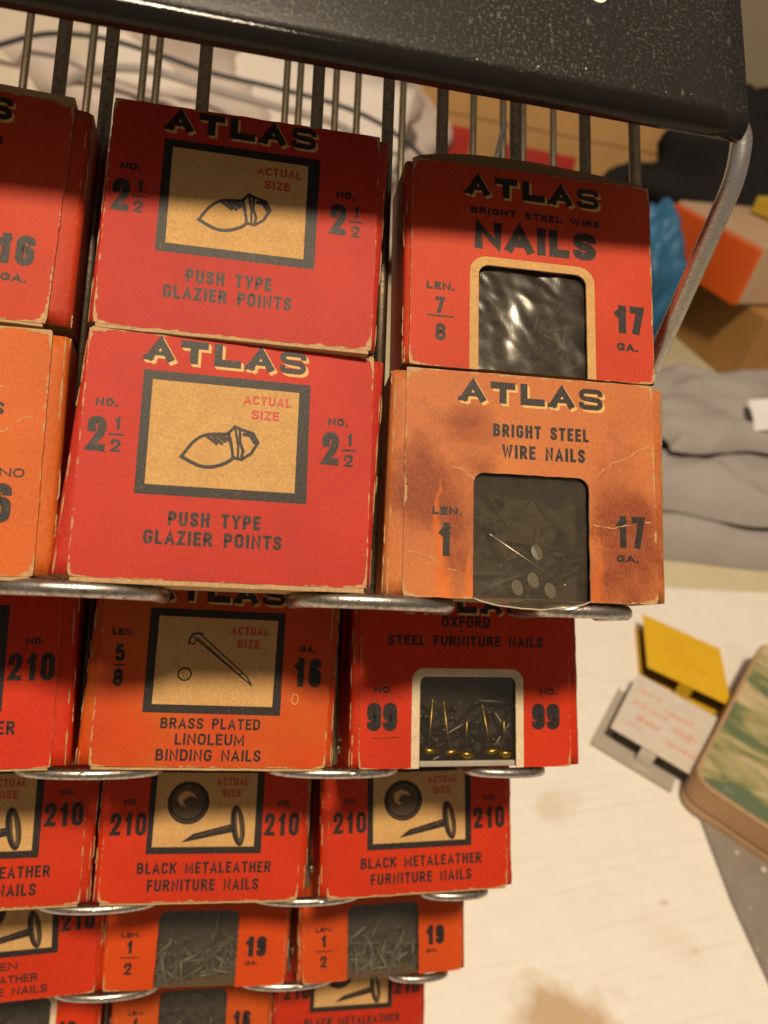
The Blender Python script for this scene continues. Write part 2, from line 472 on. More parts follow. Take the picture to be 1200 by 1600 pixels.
def sleeve(parent, mats, fl, fr, win):
    """folded sleeve behind the front card; fl / fr = (bottom, top) side flare in mm"""
    bm = bmesh.new(); N = 14; rows = []; sd = random.uniform(0, 50)
    for i in range(N + 1):
        t = i / N; z = (.35 + (BH - .9) * t)
        l = fl[0] + (fl[1] - fl[0]) * t; r = fr[0] + (fr[1] - fr[0]) * t
        w = lambda k: noise.noise(Vector((t * 6 + sd, k, 0))) * .13
        prof = [(-l * .9, BD), (-l + w(1), 2.6), (-l * .96 + w(1), 1.5), (-l * .72 + w(2) * .5, .78), (.5, .5),
                (BW - .5, .5), (BW + r * .72 + w(3) * .5, .78), (BW + r * .96 + w(4), 1.5), (BW + r + w(4), 2.6), (BW + r * .9, BD)]
        rows.append([bm.verts.new((x * MM, y * MM, z * MM)) for x, y in prof])
    K = len(rows[0])
    for i in range(N):
        for k in range(K):
            if win and k == 4: continue
            f = bm.faces.new((rows[i][k], rows[i][(k + 1) % K], rows[i + 1][(k + 1) % K], rows[i + 1][k]))
            f.smooth = k in (1, 2, 3, 5, 6, 7); f.material_index = 0
    bm.faces.new(rows[0][::-1]).material_index = 1
    bm.faces.new(rows[-1]).material_index = 1
    # scuffed, bare-card patches along the folds
    for side in (0, 1):
        e = 3 if side == 0 else 6; d = -1 if side == 0 else 1
        for run in range(2):
            base = 3 if (run == 0) else 2
            kk = base if side == 0 else (9 - base)
            z0 = 0
            while z0 < N:
                L = random.uniform(.6, 2.8)
                if random.random() < .55:
                    M_ = 6; pr = []
                    for j in range(M_ + 1):
                        t = min((z0 + L * j / M_) / N, 1)
                        i0 = min(int(t * N), N - 1); ft = t * N - i0
                        P = rows[i0][kk].co.lerp(rows[i0 + 1][kk].co, ft)
                        wd = random.uniform(.05, .42) * (0.25 if j in (0, M_) else 1)
                        pr.append((P + Vector((d * .04, -.05, 0)) * MM, wd))
                    vs = [(bm.verts.new(p + Vector((-d * w * .5, -.03, 0)) * MM), bm.verts.new(p + Vector((d * w * .5, w * .55, 0)) * MM)) for p, w in pr]
                    for a, b in zip(vs, vs[1:]):
                        bm.faces.new((a[0], a[1], b[1], b[0])).material_index = 2
                z0 += L + random.uniform(.2, 1.6)
    return obj('sleeve', bm, mats, parent)

def flap(name, parent, z0, z1, x0, x1, y0, bulge=0, mats=None, y1=BD - 1, amp=.12):
    """end flap with a ragged front edge; bulge lifts its middle"""
    bm = bmesh.new(); NX, NY = 36, 5; top = []; bot = []; sd = random.uniform(0, 99)
    for i in range(NX + 1):
        t = i / NX; x = x0 + (x1 - x0) * t; a = []; b = []
        for j in range(NY + 1):
            q = j / NY
            y = y0 + (y1 - y0) * q + (noise.noise(Vector((x * .5 + sd, 0, 0))) * amp + random.uniform(-amp, amp) * .3 if j == 0 else 0)
            s = math.sin(math.pi * min(1, t * 1.0)) ** .6 * (1.25 - .6 * t) if bulge else 0
            dz = bulge * s * (1 - .5 * q) + noise.noise(Vector((x * .22 + sd, 4, 0))) * amp
            a.append(bm.verts.new((x * MM, y * MM, (z1 + dz) * MM))); b.append(bm.verts.new((x * MM, y * MM, (z0 + (dz if not bulge else dz * .0)) * MM)))
        top.append(a); bot.append(b)
    for i in range(NX):
        for j in range(NY):
            bm.faces.new((top[i][j], top[i + 1][j], top[i + 1][j + 1], top[i][j + 1]))
            bm.faces.new((bot[i][j], bot[i][j + 1], bot[i + 1][j + 1], bot[i + 1][j]))
        bm.faces.new((bot[i][0], bot[i + 1][0], top[i + 1][0], top[i][0]))
    for i in (0, NX):
        for j in range(NY):
            bm.faces.new((bot[i][j], top[i][j], top[i][j + 1], bot[i][j + 1]))
    bmesh.ops.recalc_face_normals(bm, faces=bm.faces[:])
    return obj(name, bm, mats or [M_KEDGE], parent)

def window_film(parent, mat, win, sag=0., wav=.35, y0=.9, low=-.2):
    """crinkled cellophane behind the window, bellying forward and down at its foot"""
    bm = bmesh.new(); NX, NZ = 44, 44; g = []; sd = random.uniform(0, 90)
    u0, u1, vt = win[0] - .8, win[1] + .8, win[2] + 1
    if sag: u0, u1 = win[0] + .15, win[1] - .15
    for i in range(NX + 1):
        r = []
        for j in range(NZ + 1):
            s = i / NX; t = j / NZ
            x = u0 + (u1 - u0) * s
            lo = low - sag * math.sin(math.pi * s) ** .7 + (.25 * noise.noise(Vector((s * 5, sd, 0))) if sag else 0)
            z = lo + (vt - lo) * t
            n = noise.noise(Vector((x * .16 + z * .1, z * .12 + sd, 1))) + .5 * noise.noise(Vector((x * .4 + z * .25 + sd, z * .3, 7)))
            y = y0 + wav * n
            if sag: y -= (1.0 * math.sin(math.pi * s) ** .5) * max(0, 1 - t * 3.2)
            if not sag: y = max(y, .5)
            elif t > .35: y = max(y, .5)
            r.append(bm.verts.new((x * MM, y * MM, z * MM)))
        g.append(r)
    for i in range(NX):
        for j in range(NZ):
            bm.faces.new((g[i][j], g[i + 1][j], g[i + 1][j + 1], g[i][j + 1])).smooth = True
    return obj('window_film', bm, mat, parent)

def nail_bm(bm, p, q, r=.55, head=1.5, dome=False):
    """nail from point p to head q (mm, carton coordinates)"""
    p = Vector(p); q = Vector(q); d = (q - p).normalized()
    prof = [(p, .05), (p + d * 1.6, r), (q, r)]
    if dome: prof += [(q, head * 1.0), (q + d * .8, head * .92), (q + d * 1.6, head * .62), (q + d * 2.0, head * .15)]
    else: prof += [(q, head), (q + d * .45, head)]
    tube(bm, [a * MM for a, _ in _spread(prof, d)], [b * MM for _, b in prof], 12)
def _spread(prof, d):
    return [(a + d * (.002 * i), b) for i, (a, b) in enumerate(prof)]

def loose_nails(parent_mat, win, label, mats, n=70, ln=12, r=.5, seed=1, ylo=2.2, low=.40):
    """the bed of nails seen through a window: nobody could count it"""
    rng = random.Random(seed); bm = bmesh.new()
    u0, u1, vt, _ = win
    NX = 18; g = []
    for i in range(NX + 1):
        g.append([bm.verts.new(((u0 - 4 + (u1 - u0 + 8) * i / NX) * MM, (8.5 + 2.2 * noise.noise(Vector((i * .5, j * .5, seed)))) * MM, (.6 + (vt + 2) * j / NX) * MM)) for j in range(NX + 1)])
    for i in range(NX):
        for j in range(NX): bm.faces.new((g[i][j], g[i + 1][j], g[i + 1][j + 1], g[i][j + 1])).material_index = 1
    for i in range(n):
        c = Vector((rng.uniform(u0, u1), rng.uniform(ylo + 1.2, 8), 1 + abs(rng.gauss(0, low)) * vt))
        a = rng.uniform(0, 6.28); e = rng.uniform(-.25, .25)
        d = Vector((math.cos(a) * math.cos(e), math.sin(e), math.sin(a) * math.cos(e))) * ln / 2
        c.z = min(max(c.z, .8 + abs(d.z)), vt + 3); c.x = min(max(c.x, 1.5 + abs(d.x)), BW - 1.5 - abs(d.x))
        nail_bm(bm, c - d, c + d, r, r * 2.2)
    o = obj('loose_nails', bm, mats, None)
    o.matrix_world = parent_mat
    tag(o, label, 'nails', kind='stuff')
    return o

# -------- prints shared by the cartons
def picture(parent, fo, fi, drawing, actual, tilt=0):
    """black frame, kraft ground, line drawing and ACTUAL SIZE"""
    P = Print()
    u0, v0, u1, v1 = fo; a0, b0, a1, b1 = fi
    J = lambda: random.uniform(-.12, .12)
    P.poly([(u0 + J(), v0 + J()), (u1 + J(), v0 + J()), (u1 + J(), v1 + J()), (u0 + J(), v1 + J())], 0, 1)
    P.poly([(a0 + J(), b0 + J()), (a1 + J(), b0 + J()), (a1 + J(), b1 + J()), (a0 + J(), b1 + J())], 1, 2)
    pic = P.done('picture_panel', [M_INK, M_KRAFT], parent)
    D = Print(); drawing(D)
    for txt, u, v, w, h in actual: D.text(txt, u, v, w, h, .21, 2, 4, .16, jit=.02)
    D.done('drawing', [M_INK, M_KRAFT, M_INKR, M_MID], pic)
    return pic

def soft(pts, n=2):
    for _ in range(n):
        q = [pts[0]]
        for a, b in zip(pts, pts[1:]):
            q += [(a[0] * .75 + b[0] * .25, a[1] * .75 + b[1] * .25), (a[0] * .25 + b[0] * .75, a[1] * .25 + b[1] * .75)]
        pts = q + [pts[-1]]
    return pts
def draw_glazier(D):
    k = 4; t = .58
    D.ribbon(soft([(18.1, 23.5), (19.3, 25.6), (20.7, 27.3), (22.3, 28.2), (24.2, 28.5), (26.5, 28.6)]), t, 0, k)
    D.ribbon(soft([(18.1, 23.5), (19.6, 22.7), (21.7, 21.8), (24.2, 21.9), (26.7, 23.1), (27.6, 24.1)]), t * 1.2, 0, k)
    D.ribbon([(26.4, 28.2), (27.0, 26.2)], t * .7, 0, k)
    D.ribbon([(26.3, 28.7), (27.5, 30.2), (28.5, 29.8), (28.6, 27.2), (29.3, 25.5), (29.0, 23.8), (27.5, 24.0), (27.2, 25.7), (26.8, 27.7), (26.3, 28.7)], t, 0, k)
    D.ribbon([(27.6, 29.9), (28.3, 26.5), (28.4, 24.1)], t * .8, 0, k)
    D.ribbon([(28.5, 29.8), (31.0, 29.1), (32.0, 27.4), (30.8, 25.1), (29.1, 23.8)], t, 0, k)
    D.ribbon([(29.4, 28.8), (30.5, 28.7), (31.3, 27.4)], t * 1.2, 0, k)
    for a, b in (((22.4, 27.9), (24.3, 26.6)), ((23.4, 28.1), (25.2, 26.7)), ((24.4, 28.2), (25.8, 27.2)), ((25.4, 28.2), (26.4, 27.5))):
        D.ribbon([a, b], t * 1.1, 0, k)

def draw_brad(D):
    k = 4; t = .32
    D.ribbon([(21.0, 29.6), (35.2, 18.9)], t, 0, k); D.ribbon([(22.6, 30.2), (33.9, 21.0), (35.2, 18.9)], t, 0, k)
    D.ribbon([(21.9, 29.5), (32.2, 21.2)], t * .7, 0, k)
    D.ribbon([(19.9, 28.2), (20.2, 29.6), (20.9, 30.4), (22.0, 30.6), (22.9, 30.5)], t * 1.4, 0, k)
    D.ribbon([(19.9, 28.2), (21.1, 28.0), (21.6, 29.2)], t, 0, k)
    D.ribbon([(32.2, 21.4), (33.0, 21.6)], t, 0, k)
    D.ribbon([(19.5 + 1.5 * math.cos(a * .2618), 21.0 + 1.4 * math.sin(a * .2618)) for a in range(24)], t * 1.2, 0, k, closed=True)
    for i in range(8): D.disc(19.6 + random.uniform(-.6, .8), 20.9 + random.uniform(-.8, .4), .13, 0, 5)

def draw_dome(D):
    D.disc(22.1, 25.9, 5.75, 0, 4)
    D.disc(22.0, 26.2, 4.5, 3, 5)
    D.disc(21.6, 26.9, 2.5, 1, 6, 2.0, rough=.06)
    D.disc(22.6, 26.2, 1.9, 3, 7, 1.5, rough=.10)
    D.disc(20.9, 27.6, .9, 1, 8, .6)
    D.ribbon([(22.1 + 5.1 * math.cos(a), 25.9 + 5.1 * math.sin(a)) for a in [x * .2 - 2.6 for x in range(14)]], .35, 3, 6)
    # tack on its side
    D.poly([(20.8, 15.4), (24.2, 16.0), (34.6, 18.0), (34.9, 20.4), (24.0, 17.7)], 0, 5)
    D.ribbon([(24.4, 17.0), (34.0, 19.5)], .30, 3, 6)
    th = 1.32
    el = lambda r0, r1, du: [(36.1 + du + r0 * math.cos(a) * math.sin(th) + r1 * math.sin(a) * math.cos(th) * -.6, 19.8 - r0 * math.cos(a) * math.cos(th) * .0 + r1 * math.sin(a)) for a in [x * .2618 for x in range(24)]]
    D.poly(el(2.0, 5.5, 0), 0, 7)
    D.poly(el(1.15, 4.5, .35), 3, 8)
    D.poly(el(.30, 3.4, .15), 1, 9)

def label_std(P, w1, n1, w2, n2): pass
ACT = [('ACTUAL', 28.9, 34.9, 9.0, 1.85), ('SIZE', 30.5, 32.0, 5.3, 1.85)]
ACT2 = [('ACTUAL', 29.5, 30.6, 9.0, 2.0), ('SIZE', 31.2, 27.5, 5.4, 2.0)]

def print_glazier(fp):
    P = Print(); P.title(10.3, 42.1, 30.2, 4.3)
    for u, v in ((2.2, 32.1), (45.3, 32.1)): P.text('NO.', u, v, 3.9, 1.6, .29)
    for u, v in ((1.2, 23.3), (44.3, 24.0)): P.text('2', u, v, 3.3, 6.8, .22)
    frac(P, '1', '2', 6.3, 26.8, 1.8, 2.5, .22, 2.4); frac(P, '1', '2', 49.6, 27.3, 1.8, 2.5, .22, 2.5)
    P.text('PUSH TYPE', 16.5, 10.2, 16.8, 2.75, .22, space=.5); P.text('GLAZIER POINTS', 12.4, 6.6, 24.7, 2.7, .22, space=.5)
    P.done('lettering', [M_INK, M_SHAD], fp)
    picture(fp, (10.2, 15.9, 41.6, 39.9), (12.0, 17.8, 39.3, 38.3), draw_glazier, ACT)

def print_brass(fp):
    P = Print(); P.title(10.2, 38.2, 31.8, 4.5)
    P.text('LEN.', 2.4, 29.4, 4.7, 1.6, .29); frac(P, '5', '8', 4.6, 22.6, 2.1, 3.9, .22, 2.0)
    P.text('GA.', 46.3, 27.1, 3.9, 1.6, .29); P.text('16', 45.2, 18.9, 5.8, 6.8, .22)
    P.text('BRASS PLATED', 15.0, 8.6, 22.9, 2.5, .2, space=.5); P.text('LINOLEUM', 18.5, 5.0, 15.9, 2.6, .2); P.text('BINDING NAILS', 14.5, 1.4, 23.9, 2.65, .2, space=.5)
    P.ribbon([(45.8 + .75 * math.cos(a * .35), 16 + 1.2 * math.sin(a * .35)) for a in range(18)], .16, 1, 3, closed=True)
    P.done('lettering', [M_INK, M_SHAD], fp)
    picture(fp, (10.6, 12.1, 42.4, 36.1), (12.7, 14.1, 40.5, 34.3), draw_brad, ACT2)

def print_210(kindword='BLACK', three=False, lift=0):
    def go(fp):
        P = Print(); P.title(11, 39, 31, 4.4)
        P.text('NO.', 4.6, 25.3, 3.9, 1.6, .29); P.text('210', 1.5, 17.3, 9.4, 5.9, .20)
        P.text('NO.', 46.9, 25.0 + lift, 3.9, 1.6, .29); P.text('210', 43.6, 17.0 + lift, 9.4, 6.1, .20)
        if three:
            P.text(kindword, 18.5, 8.7, 13.2, 2.3, .2); P.text('METALEATHER', 13.5, 5.0, 24, 2.3, .2); P.text('FURNITURE NAILS', 9.5, 1.6, 30.8, 2.3, .2, space=.5)
        else:
            P.text(kindword + ' METALEATHER', 9.6, 7.3, 36.4, 3.0, .2, space=.5); P.text('FURNITURE NAILS', 12.6, 2.8, 30, 3.05, .2, space=.5)
        P.done('lettering', [M_INK, M_SHAD], fp)
        picture(fp, (11.4, 12.4, 42.9, 35.8), (13.1, 14.2, 41.0, 34.0), draw_dome, ACT2)
    return go

def border(P, win, w, vlow=0):
    u0, u1, vt, r = win; r2 = r + w * .7
    o = [(u0 - w, vlow)] + [(u0 - w + r2 + r2 * math.cos(a), vt + w - r2 + r2 * math.sin(a)) for a in [math.pi - i * .2618 for i in range(7)]] + \
        [(u1 + w - r2 + r2 * math.cos(a), vt + w - r2 + r2 * math.sin(a)) for a in [math.pi / 2 - i * .2618 for i in range(7)]] + [(u1 + w, vlow)]
    i_ = [(u0, vlow)] + [(u0 + r + r * math.cos(a), vt - r + r * math.sin(a)) for a in [math.pi - i * .2618 for i in range(7)]] + \
        [(u1 - r + r * math.cos(a), vt - r + r * math.sin(a)) for a in [math.pi / 2 - i * .2618 for i in range(7)]] + [(u1, vlow)]
    for a, b in zip(range(len(o) - 1), range(1, len(o))):
        y = -.02 * MM
        face(P.bm, [(p[0] * MM, y, p[1] * MM) for p in (o[a], o[b], i_[b], i_[a])], 2)

def print_seven_eighths(fp):
    P = Print(); P.title(11.8, 40.4, 30.2, 4.4)
    P.text('BRIGHT STEEL WIRE', 12.7, 35.8, 29.4, 1.6, .28, space=.5, gap=.2); P.text('NAILS', 13.6, 27.6, 27.2, 6.5, .30, gap=.12)
    P.text('LEN.', 3.4, 17.1, 6.0, 1.75, .29); P.text('7', 5.3, 11.8, 2.0, 3.7, .22); P.ribbon([(3.8, 11.2), (9.2, 11.2)], .35); P.text('8', 5.4, 5.7, 2.2, 3.8, .22)
    P.text('17', 45.0, 11.3, 6.0, 6.6, .26, gap=.1); P.text('GA.', 45.5, 7.2, 4.9, 1.9, .29)
    border(P, WN1, 1.9)
    P.done('lettering', [M_INK, M_SHAD, M_KRAFT], fp)

def cracks(P, seed):
    rng = random.Random(seed)
    for c in ([(40.4, 25.4), (41.6, 27.2), (42.7, 28.3), (45.2, 29.9), (48.1, 30.8), (49.9, 32.4), (51.6, 33.2), (53.9, 34.8)], [(40, 16.1), (44.4, 15.6), (47.5, 16.4), (50.5, 16.8), (53.9, 17.5)],
              [(14.4, 24.4), (12.1, 26.2), (8.5, 27.0)], [(1.0, 9.0), (5.5, 8.2), (9.0, 5.9), (12.0, 5.2)]):
        pts = []
        for a, b in zip(c, c[1:]):
            for i in range(6): pts.append((a[0] + (b[0] - a[0]) * i / 6 + rng.uniform(-.16, .16), a[1] + (b[1] - a[1]) * i / 6 + rng.uniform(-.16, .16)))
        for i in range(0, len(pts) - 2, 2):
            if rng.random() < .8: P.ribbon(pts[i:i + 3], rng.uniform(.07, .24), 2, 3, cap=False)

def print_one_inch(fp):
    P = Print(); P.title(11.4, 41.0, 31.2, 4.3)
    P.text('BRIGHT STEEL', 18.4, 33.7, 20.7, 2.8, .22, space=.5); P.text('WIRE NAILS', 20.3, 29.2, 17.7, 2.9, .22, space=.5)
    P.text('LEN.', 5.8, 16.7, 6.1, 1.65, .29); P.text('1', 7.2, 8.3, 2.0, 6.8, .21)
    P.text('17', 45.0, 11.6, 5.8, 6.7, .21); P.text('GA.', 45.0, 8.6, 4.8, 1.45, .29)
    cracks(P, 3)
    P.done('lettering', [M_INK, M_SHAD, M_KRAFT], fp)

def print_ninety_nine(fp):
    P = Print(); P.title(11.0, 38.2, 31.4, 4.6)
    P.text('OXFORD', 20.2, 34.4, 12.5, 2.85, .22); P.text('STEEL FURNITURE NAILS', 6.6, 29.7, 40, 2.6, .23, space=.5)
    P.poly([(24.9, 33.3), (25.9, 33.3), (25.4, 33.9)], 0, 2)
    P.text('NO.', 3.4, 18.0, 4.7, 1.6, .29); P.text('99', 1.8, 8.9, 7.4, 6.8, .27, gap=.06)
    P.ribbon([(3.1, 7.3), (6, 7.1), (9.6, 7.5)], .16)
    P.text('NO.', 45.8, 17.8, 4.8, 1.6, .29); P.text('99', 43.7, 9.1, 7.4, 6.5, .27, gap=.06)
    border(P, WOX, 2.0)
    P.done('lettering', [M_INK, M_SHAD, M_CREAM], fp)

def print_half(num='19', den=True, brd=False):
    def go(fp):
        P = Print(); P.title(11, 38.4, 31, 4.4)
        P.text('BRIGHT', 18, 32, 17, 2.4, .24)
        P.text('STEEL WIRE BRADS', 15.4, 25.0, 21.5, 1.7, .24, space=.5)
        P.text('LEN.', 4.0, 15.4, 5.6, 1.4, .29)
        P.text('1', 5.9, 10.7, 1.5, 3.8, .24); P.ribbon([(4.3, 9.5), (9.3, 9.5)], .35); P.text('2', 5.6, 4.5, 2.2, 3.6, .22)
        P.text(num, 41.5, 8.8, 5.6, 6.1, .26, gap=.1); P.text('GA.', 41.6, 6.3, 4.1, 1.25, .29)
        if brd: border(P, WT, 1.9)
        P.done('lettering', [M_INK, M_SHAD, M_CREAM], fp)
    return go

def print_sixteen(big=True):
    def go(fp):
        P = Print(); P.title(12.6, 41.2, 30.4, 4.5)
        P.text('BRIGHT STEEL WIRE', 12.7, 35.8, 29.4, 1.6, .28, space=.5, gap=.2); P.text('NAILS', 13.6, 27.6, 27.2, 6.5, .30, gap=.12)
        P.text('LEN.', 3.4, 17.1, 6.0, 1.75, .29); P.text('1', 5.3, 6.8, 2.0, 6.8, .22)
        P.text('16', 43.6, 11.2, 6.2, 6.3, .24, gap=.12); P.text('GA.', 45.0, 7.7, 4.6, 1.6, .29)
        border(P, WN1, 1.9)
        P.done('lettering', [M_INK, M_SHAD, M_KRAFT], fp)
    return go

def print_tacks(fp):
    P = Print(); P.title(11.4, 41.0, 31.2, 4.3)
    P.text('UPHOLSTERERS', 9, 34.0, 34, 3.0, .22); P.text('TACKS', 33, 30.0, 13.9, 2.6, .22)
    P.text('NO', 47.0, 18.3, 4.2, 1.7, .2); P.text('6', 46.0, 9.7, 3.4, 7.4, .22)
    P.text('NO', 3.0, 18.3, 4.2, 1.7, .2); P.text('6', 3.2, 9.7, 3.4, 7.4, .22)
    rng = random.Random(5)
    for c in ([(38, 25), (43, 26.2), (47.5, 27.2), (50, 29.5), (53.5, 31)], [(42, 34), (46, 35.5), (50, 35)]):
        pts = []
        for a, b in zip(c, c[1:]):
            for i in range(6): pts.append((a[0] + (b[0] - a[0]) * i / 6 + rng.uniform(-.2, .2), a[1] + (b[1] - a[1]) * i / 6 + rng.uniform(-.2, .2)))
        for i in range(0, len(pts) - 2, 2):
            if rng.random() < .8: P.ribbon(pts[i:i + 3], rng.uniform(.08, .25), 2, 3, cap=False)
    P.done('lettering', [M_INK, M_SHAD, M_KRAFT], fp)

WN1 = (14.6, 38.7, 24.0, 2.4)
WN2 = (14.3, 39.2, 25.9, 2.4)
WOX = (14.8, 39.5, 22.1, 1.7)
WT = (14.6, 39.0, 23.0, 2.6)

# ------------------------------------------------------------------ setting
M_TABLE = plain('olive_tablecloth', (.56, .50, .34), .9, 0, .12, 35, .25, .002)
bm = bmesh.new(); box(bm, -1.6, 2.4, -.7, 1.75, -.034, -.004)
tag(obj('table_top', bm, M_TABLE), kind='structure')
M_WALL = plain('beige_wall', (.50, .43, .29), .9, 0, .06, 6, .1, .002)
bm = bmesh.new(); box(bm, -4, 5, 2.6, 2.7, -1.0, 2.6)
tag(obj('wall', bm, M_WALL), kind='structure')
M_FLOOR = plain('brown_floor', (.22, .15, .10), .7, 0, .2, 5, .1, .002)
bm = bmesh.new(); box(bm, -4, 5, -3, 2.6, -.80, -.75)
tag(obj('floor', bm, M_FLOOR), kind='structure')

def board_mat():
    t = NT('white_corrugated_board')
    w = t.n.new('ShaderNodeTexWave'); w.wave_type = 'BANDS'; w.bands_direction = 'Y'
    t.link(t.mp((1, 1, 1), (0, 0, math.radians(-8))), w.inputs[0])
    w.inputs['Scale'].default_value = 44; w.inputs['Distortion'].default_value = 1.2; w.inputs['Detail'].default_value = 1
    n = t.noise(9, 4, .6); f = t.noise(70, 3)
    c = t.mix(f, (.72, .69, .655), (.80, .77, .735))
    st = t.ramp(n, [(.60, 0.0), (.75, .35)])
    c = t.mix(st, c, (.58, .47, .34))
    s = t.sep()
    for (x, y, r, a) in ((.175, .118, .042, .8), (.207, .237, .020, .30), (.262, .152, .004, .4), (.255, .178, .003, .4)):
        d = t.math('SQRT', t.math('ADD', t.math('POWER', t.math('SUBTRACT', s[0], x), 2.0), t.math('POWER', t.math('MULTIPLY', t.math('SUBTRACT', s[1], y), 1.5), 2.0)))
        d = t.math('DIVIDE', d, r); d = t.math('ADD', d, t.math('MULTIPLY', t.math('SUBTRACT', t.noise(50, 3), .5), 1.6))
        c = t.mix(t.math('MULTIPLY', t.ramp(d, [(.35, 1.0), (1.0, 0.0)]), a), c, (.45, .30, .15))
    c = t.mix(t.math('MULTIPLY', t.ramp(w.outputs[1], [(.0, 1.0), (.35, 0.0)]), t.math('MULTIPLY', t.ramp(t.noise(30, 3, .6, t.mp((.35, 2, 1))), [(.42, 0.0), (.7, 1.0)]), .20)), c, (.52, .43, .30))
    t.bump(w.outputs[1], .10, .0008)
    return t.set(c, .8, 0, .2)
bm = bmesh.new(); box(bm, -.45, .95, -.30, .437, -.0035, 0)
o = obj('corrugated_board', bm, board_mat())
tag(o, 'large white corrugated board with brown stains lying flat under the wire rack', 'board')

# ------------------------------------------------------------------ the wire rack
Z0 = .40
ROWS = [(.10539, -.10128), (.10581, -.16050), (.10308, -.21944), (.10141, -.27372), (.1007, -.3336)]
ROWS = [(y, z + Z0) for y, z in ROWS]
rack = empty('wire_display_rack', Matrix.Translation((0, .14, 0)), 'worn silver wire display rack with black header sign, holding red nail boxes', 'display rack')
inv = Vector((0, .14, 0))
def rk(name, bm, m):
    bmesh.ops.translate(bm, verts=bm.verts[:], vec=-inv)
    return obj(name, bm, m, rack, True)
def sp(row, x, s, v):
    """point on a shelf: x across, s back from the box faces, v up the faces"""
    y, z = ROWS[row]
    return Vector((x, y, z)) - NTv * s + UT * v
HP = [(-.0840, .0155), (-.0265, .0155), (.0310, .0155), (.0752, .0095)]
for row in range(5):
    for c, hw in HP + [(-.1015 + .004, .006)]:
        sback, vtop = .0205, (.175 if row == 0 else .046)
        vv = -.0019 if row == 0 else -.0014
        pts = [sp(row, c - hw, sback, .0035), sp(row, c - hw, sback, vv + .0035)]
        for q in (-1, 1):
            bm = bmesh.new(); tube(bm, [sp(row, c + q * hw, sback, .0036), sp(row, c + q * hw, sback, vtop)], .0015, 12)
            rk('upright_wire', bm, M_WIREB)
        cur = [sp(row, c - hw, sback - .004, vv)]
        n = 14; fr_ = .0003 if row == 0 else .0006; dp = .0085 if hw > .012 else .005
        for i in range(n + 1):
            a = math.pi - math.pi * i / n
            cur.append(sp(row, c + hw * math.cos(a), fr_ + dp - dp * math.sin(a) ** .85, vv))
        cur.append(sp(row, c + hw, sback - .004, vv))
        tail = [sp(row, c + hw, sback, vv + .0035), sp(row, c + hw, sback, .0035)]
        mid = [pts[1].lerp(cur[0], .5) + (-UT - -NTv) * .0008]
        bm = bmesh.new(); tube(bm, pts + cur + tail, .0016 if row == 0 else .0013, 14)
        rk('shelf_hairpin', bm, M_WIRE)
    # dividers between the columns, and small beads standing in for lit spots on the hairpins
    for x in (-.0303, .0312):
        bm = bmesh.new()
        tube(bm, bend([sp(row, x, .0125, .175 if row == 0 else .050), sp(row, x, .0125, -.0010)], .003), .0014, 12)
        rk('divider_wire', bm, M_WIREB)
        bm = bmesh.new(); bmesh.ops.create_uvsphere(bm, u_segments=12, v_segments=8, radius=1)
        for v in bm.verts: v.co = sp(row, x + .0035, -.0007, -.0017) + XT * v.co.x * .0042 + (-NTv) * v.co.y * .0018 + UT * v.co.z * .0019
        bmesh.ops.scale(bm, vec=(.45, .45, .45), space=Matrix.Translation(-sp(row, x + .0035, .0006, -.0012)), verts=bm.verts[:])
        rk('lit_spot_bead', bm, M_WIRE)  # bead added as a bright lit spot, not a weld
    bm = bmesh.new(); tube(bm, bend([(-.0975, .1445, ROWS[row][1] - .0415), sp(row, -.087, .0525, .0012), sp(row, -.087, .0234, .0012), sp(row, .086, .0234, .0012), sp(row, .086, .0525, .0012), (.0948, .1445, ROWS[row][1] - .0415)], .004), .0014, 10)
    rk('cross_wire', bm, M_WIREB)
for x in (.0973, -.101):
    bm = bmesh.new(); tube(bm, [sp(0, x, .018, .175), sp(0, x, .018, .030), sp(0, x * .985, .0205, .006)], .0015, 12); rk('end_wire', bm, M_WIREB)
# rear wires of the top basket
for x in (-.0960, -.0780, -.0612, -.0442, -.0304, -.0265, -.0126, .0098, .0140, .0245, .0313, .0452, .0675, .0770, .0840, .0941):
    bm = bmesh.new(); tube(bm, [sp(0, x, .060, .215), sp(0, x + random.uniform(-.0008, .0008), .060, .02)], .00105, 10); rk('rear_wire', bm, M_WIREB)
bm = bmesh.new(); tube(bm, [sp(0, .0690, .060, .110), sp(0, .0775, .0595, .150)], .0010, 10); rk('rear_brace', bm, M_WIRE)
for v in (.021, .2145):
    bm = bmesh.new(); tube(bm, [sp(0, -.099, .0622, v), sp(0, .099, .0622, v)], .0012, 10); rk('rear_rail', bm, M_WIREB)
for x in (-.097, .0972):
    bm = bmesh.new(); tube(bm, bend([sp(0, x, .018, .030), sp(0, x, .0622, .021)], .003), .0012, 10); rk('side_link', bm, M_WIREB)
# legs bend in under the header roll, stand on a base loop
HR = Vector((.0932, .1525, .3830)); HL = Vector((-.0955, .1449, .3838))      # ends of the header's lower edge
HX = (HR - HL).normalized()
HU = (UT - HX * UT.dot(HX)).normalized(); HN = HX.cross(HU); HN = -HN if HN.dot(NTv) < 0 else HN
for end, sx in ((HR, 1), (HL, -1)):
    lx = .0948 if sx > 0 else -.0975
    inn = end - HX * sx * .006 - HN * .0030 + HU * .0004
    cor = end + HX * sx * .0012 - HN * .0030 + HU * .0004
    ly = cor.y - .004
    bm = bmesh.new()
    tube(bm, bend([(lx, .250, .002), (lx, ly + .002, .002), (lx, ly + .001, .30), (lx, ly, cor.z - .008), cor, inn], .007, 8), .00205, 16)
    rk('leg', bm, M_LEG)
bm = bmesh.new(); tube(bm, [(-.0975, .250, .0022), (.0948, .250, .0022)], .002, 12); rk('base_wire', bm, M_WIRE)

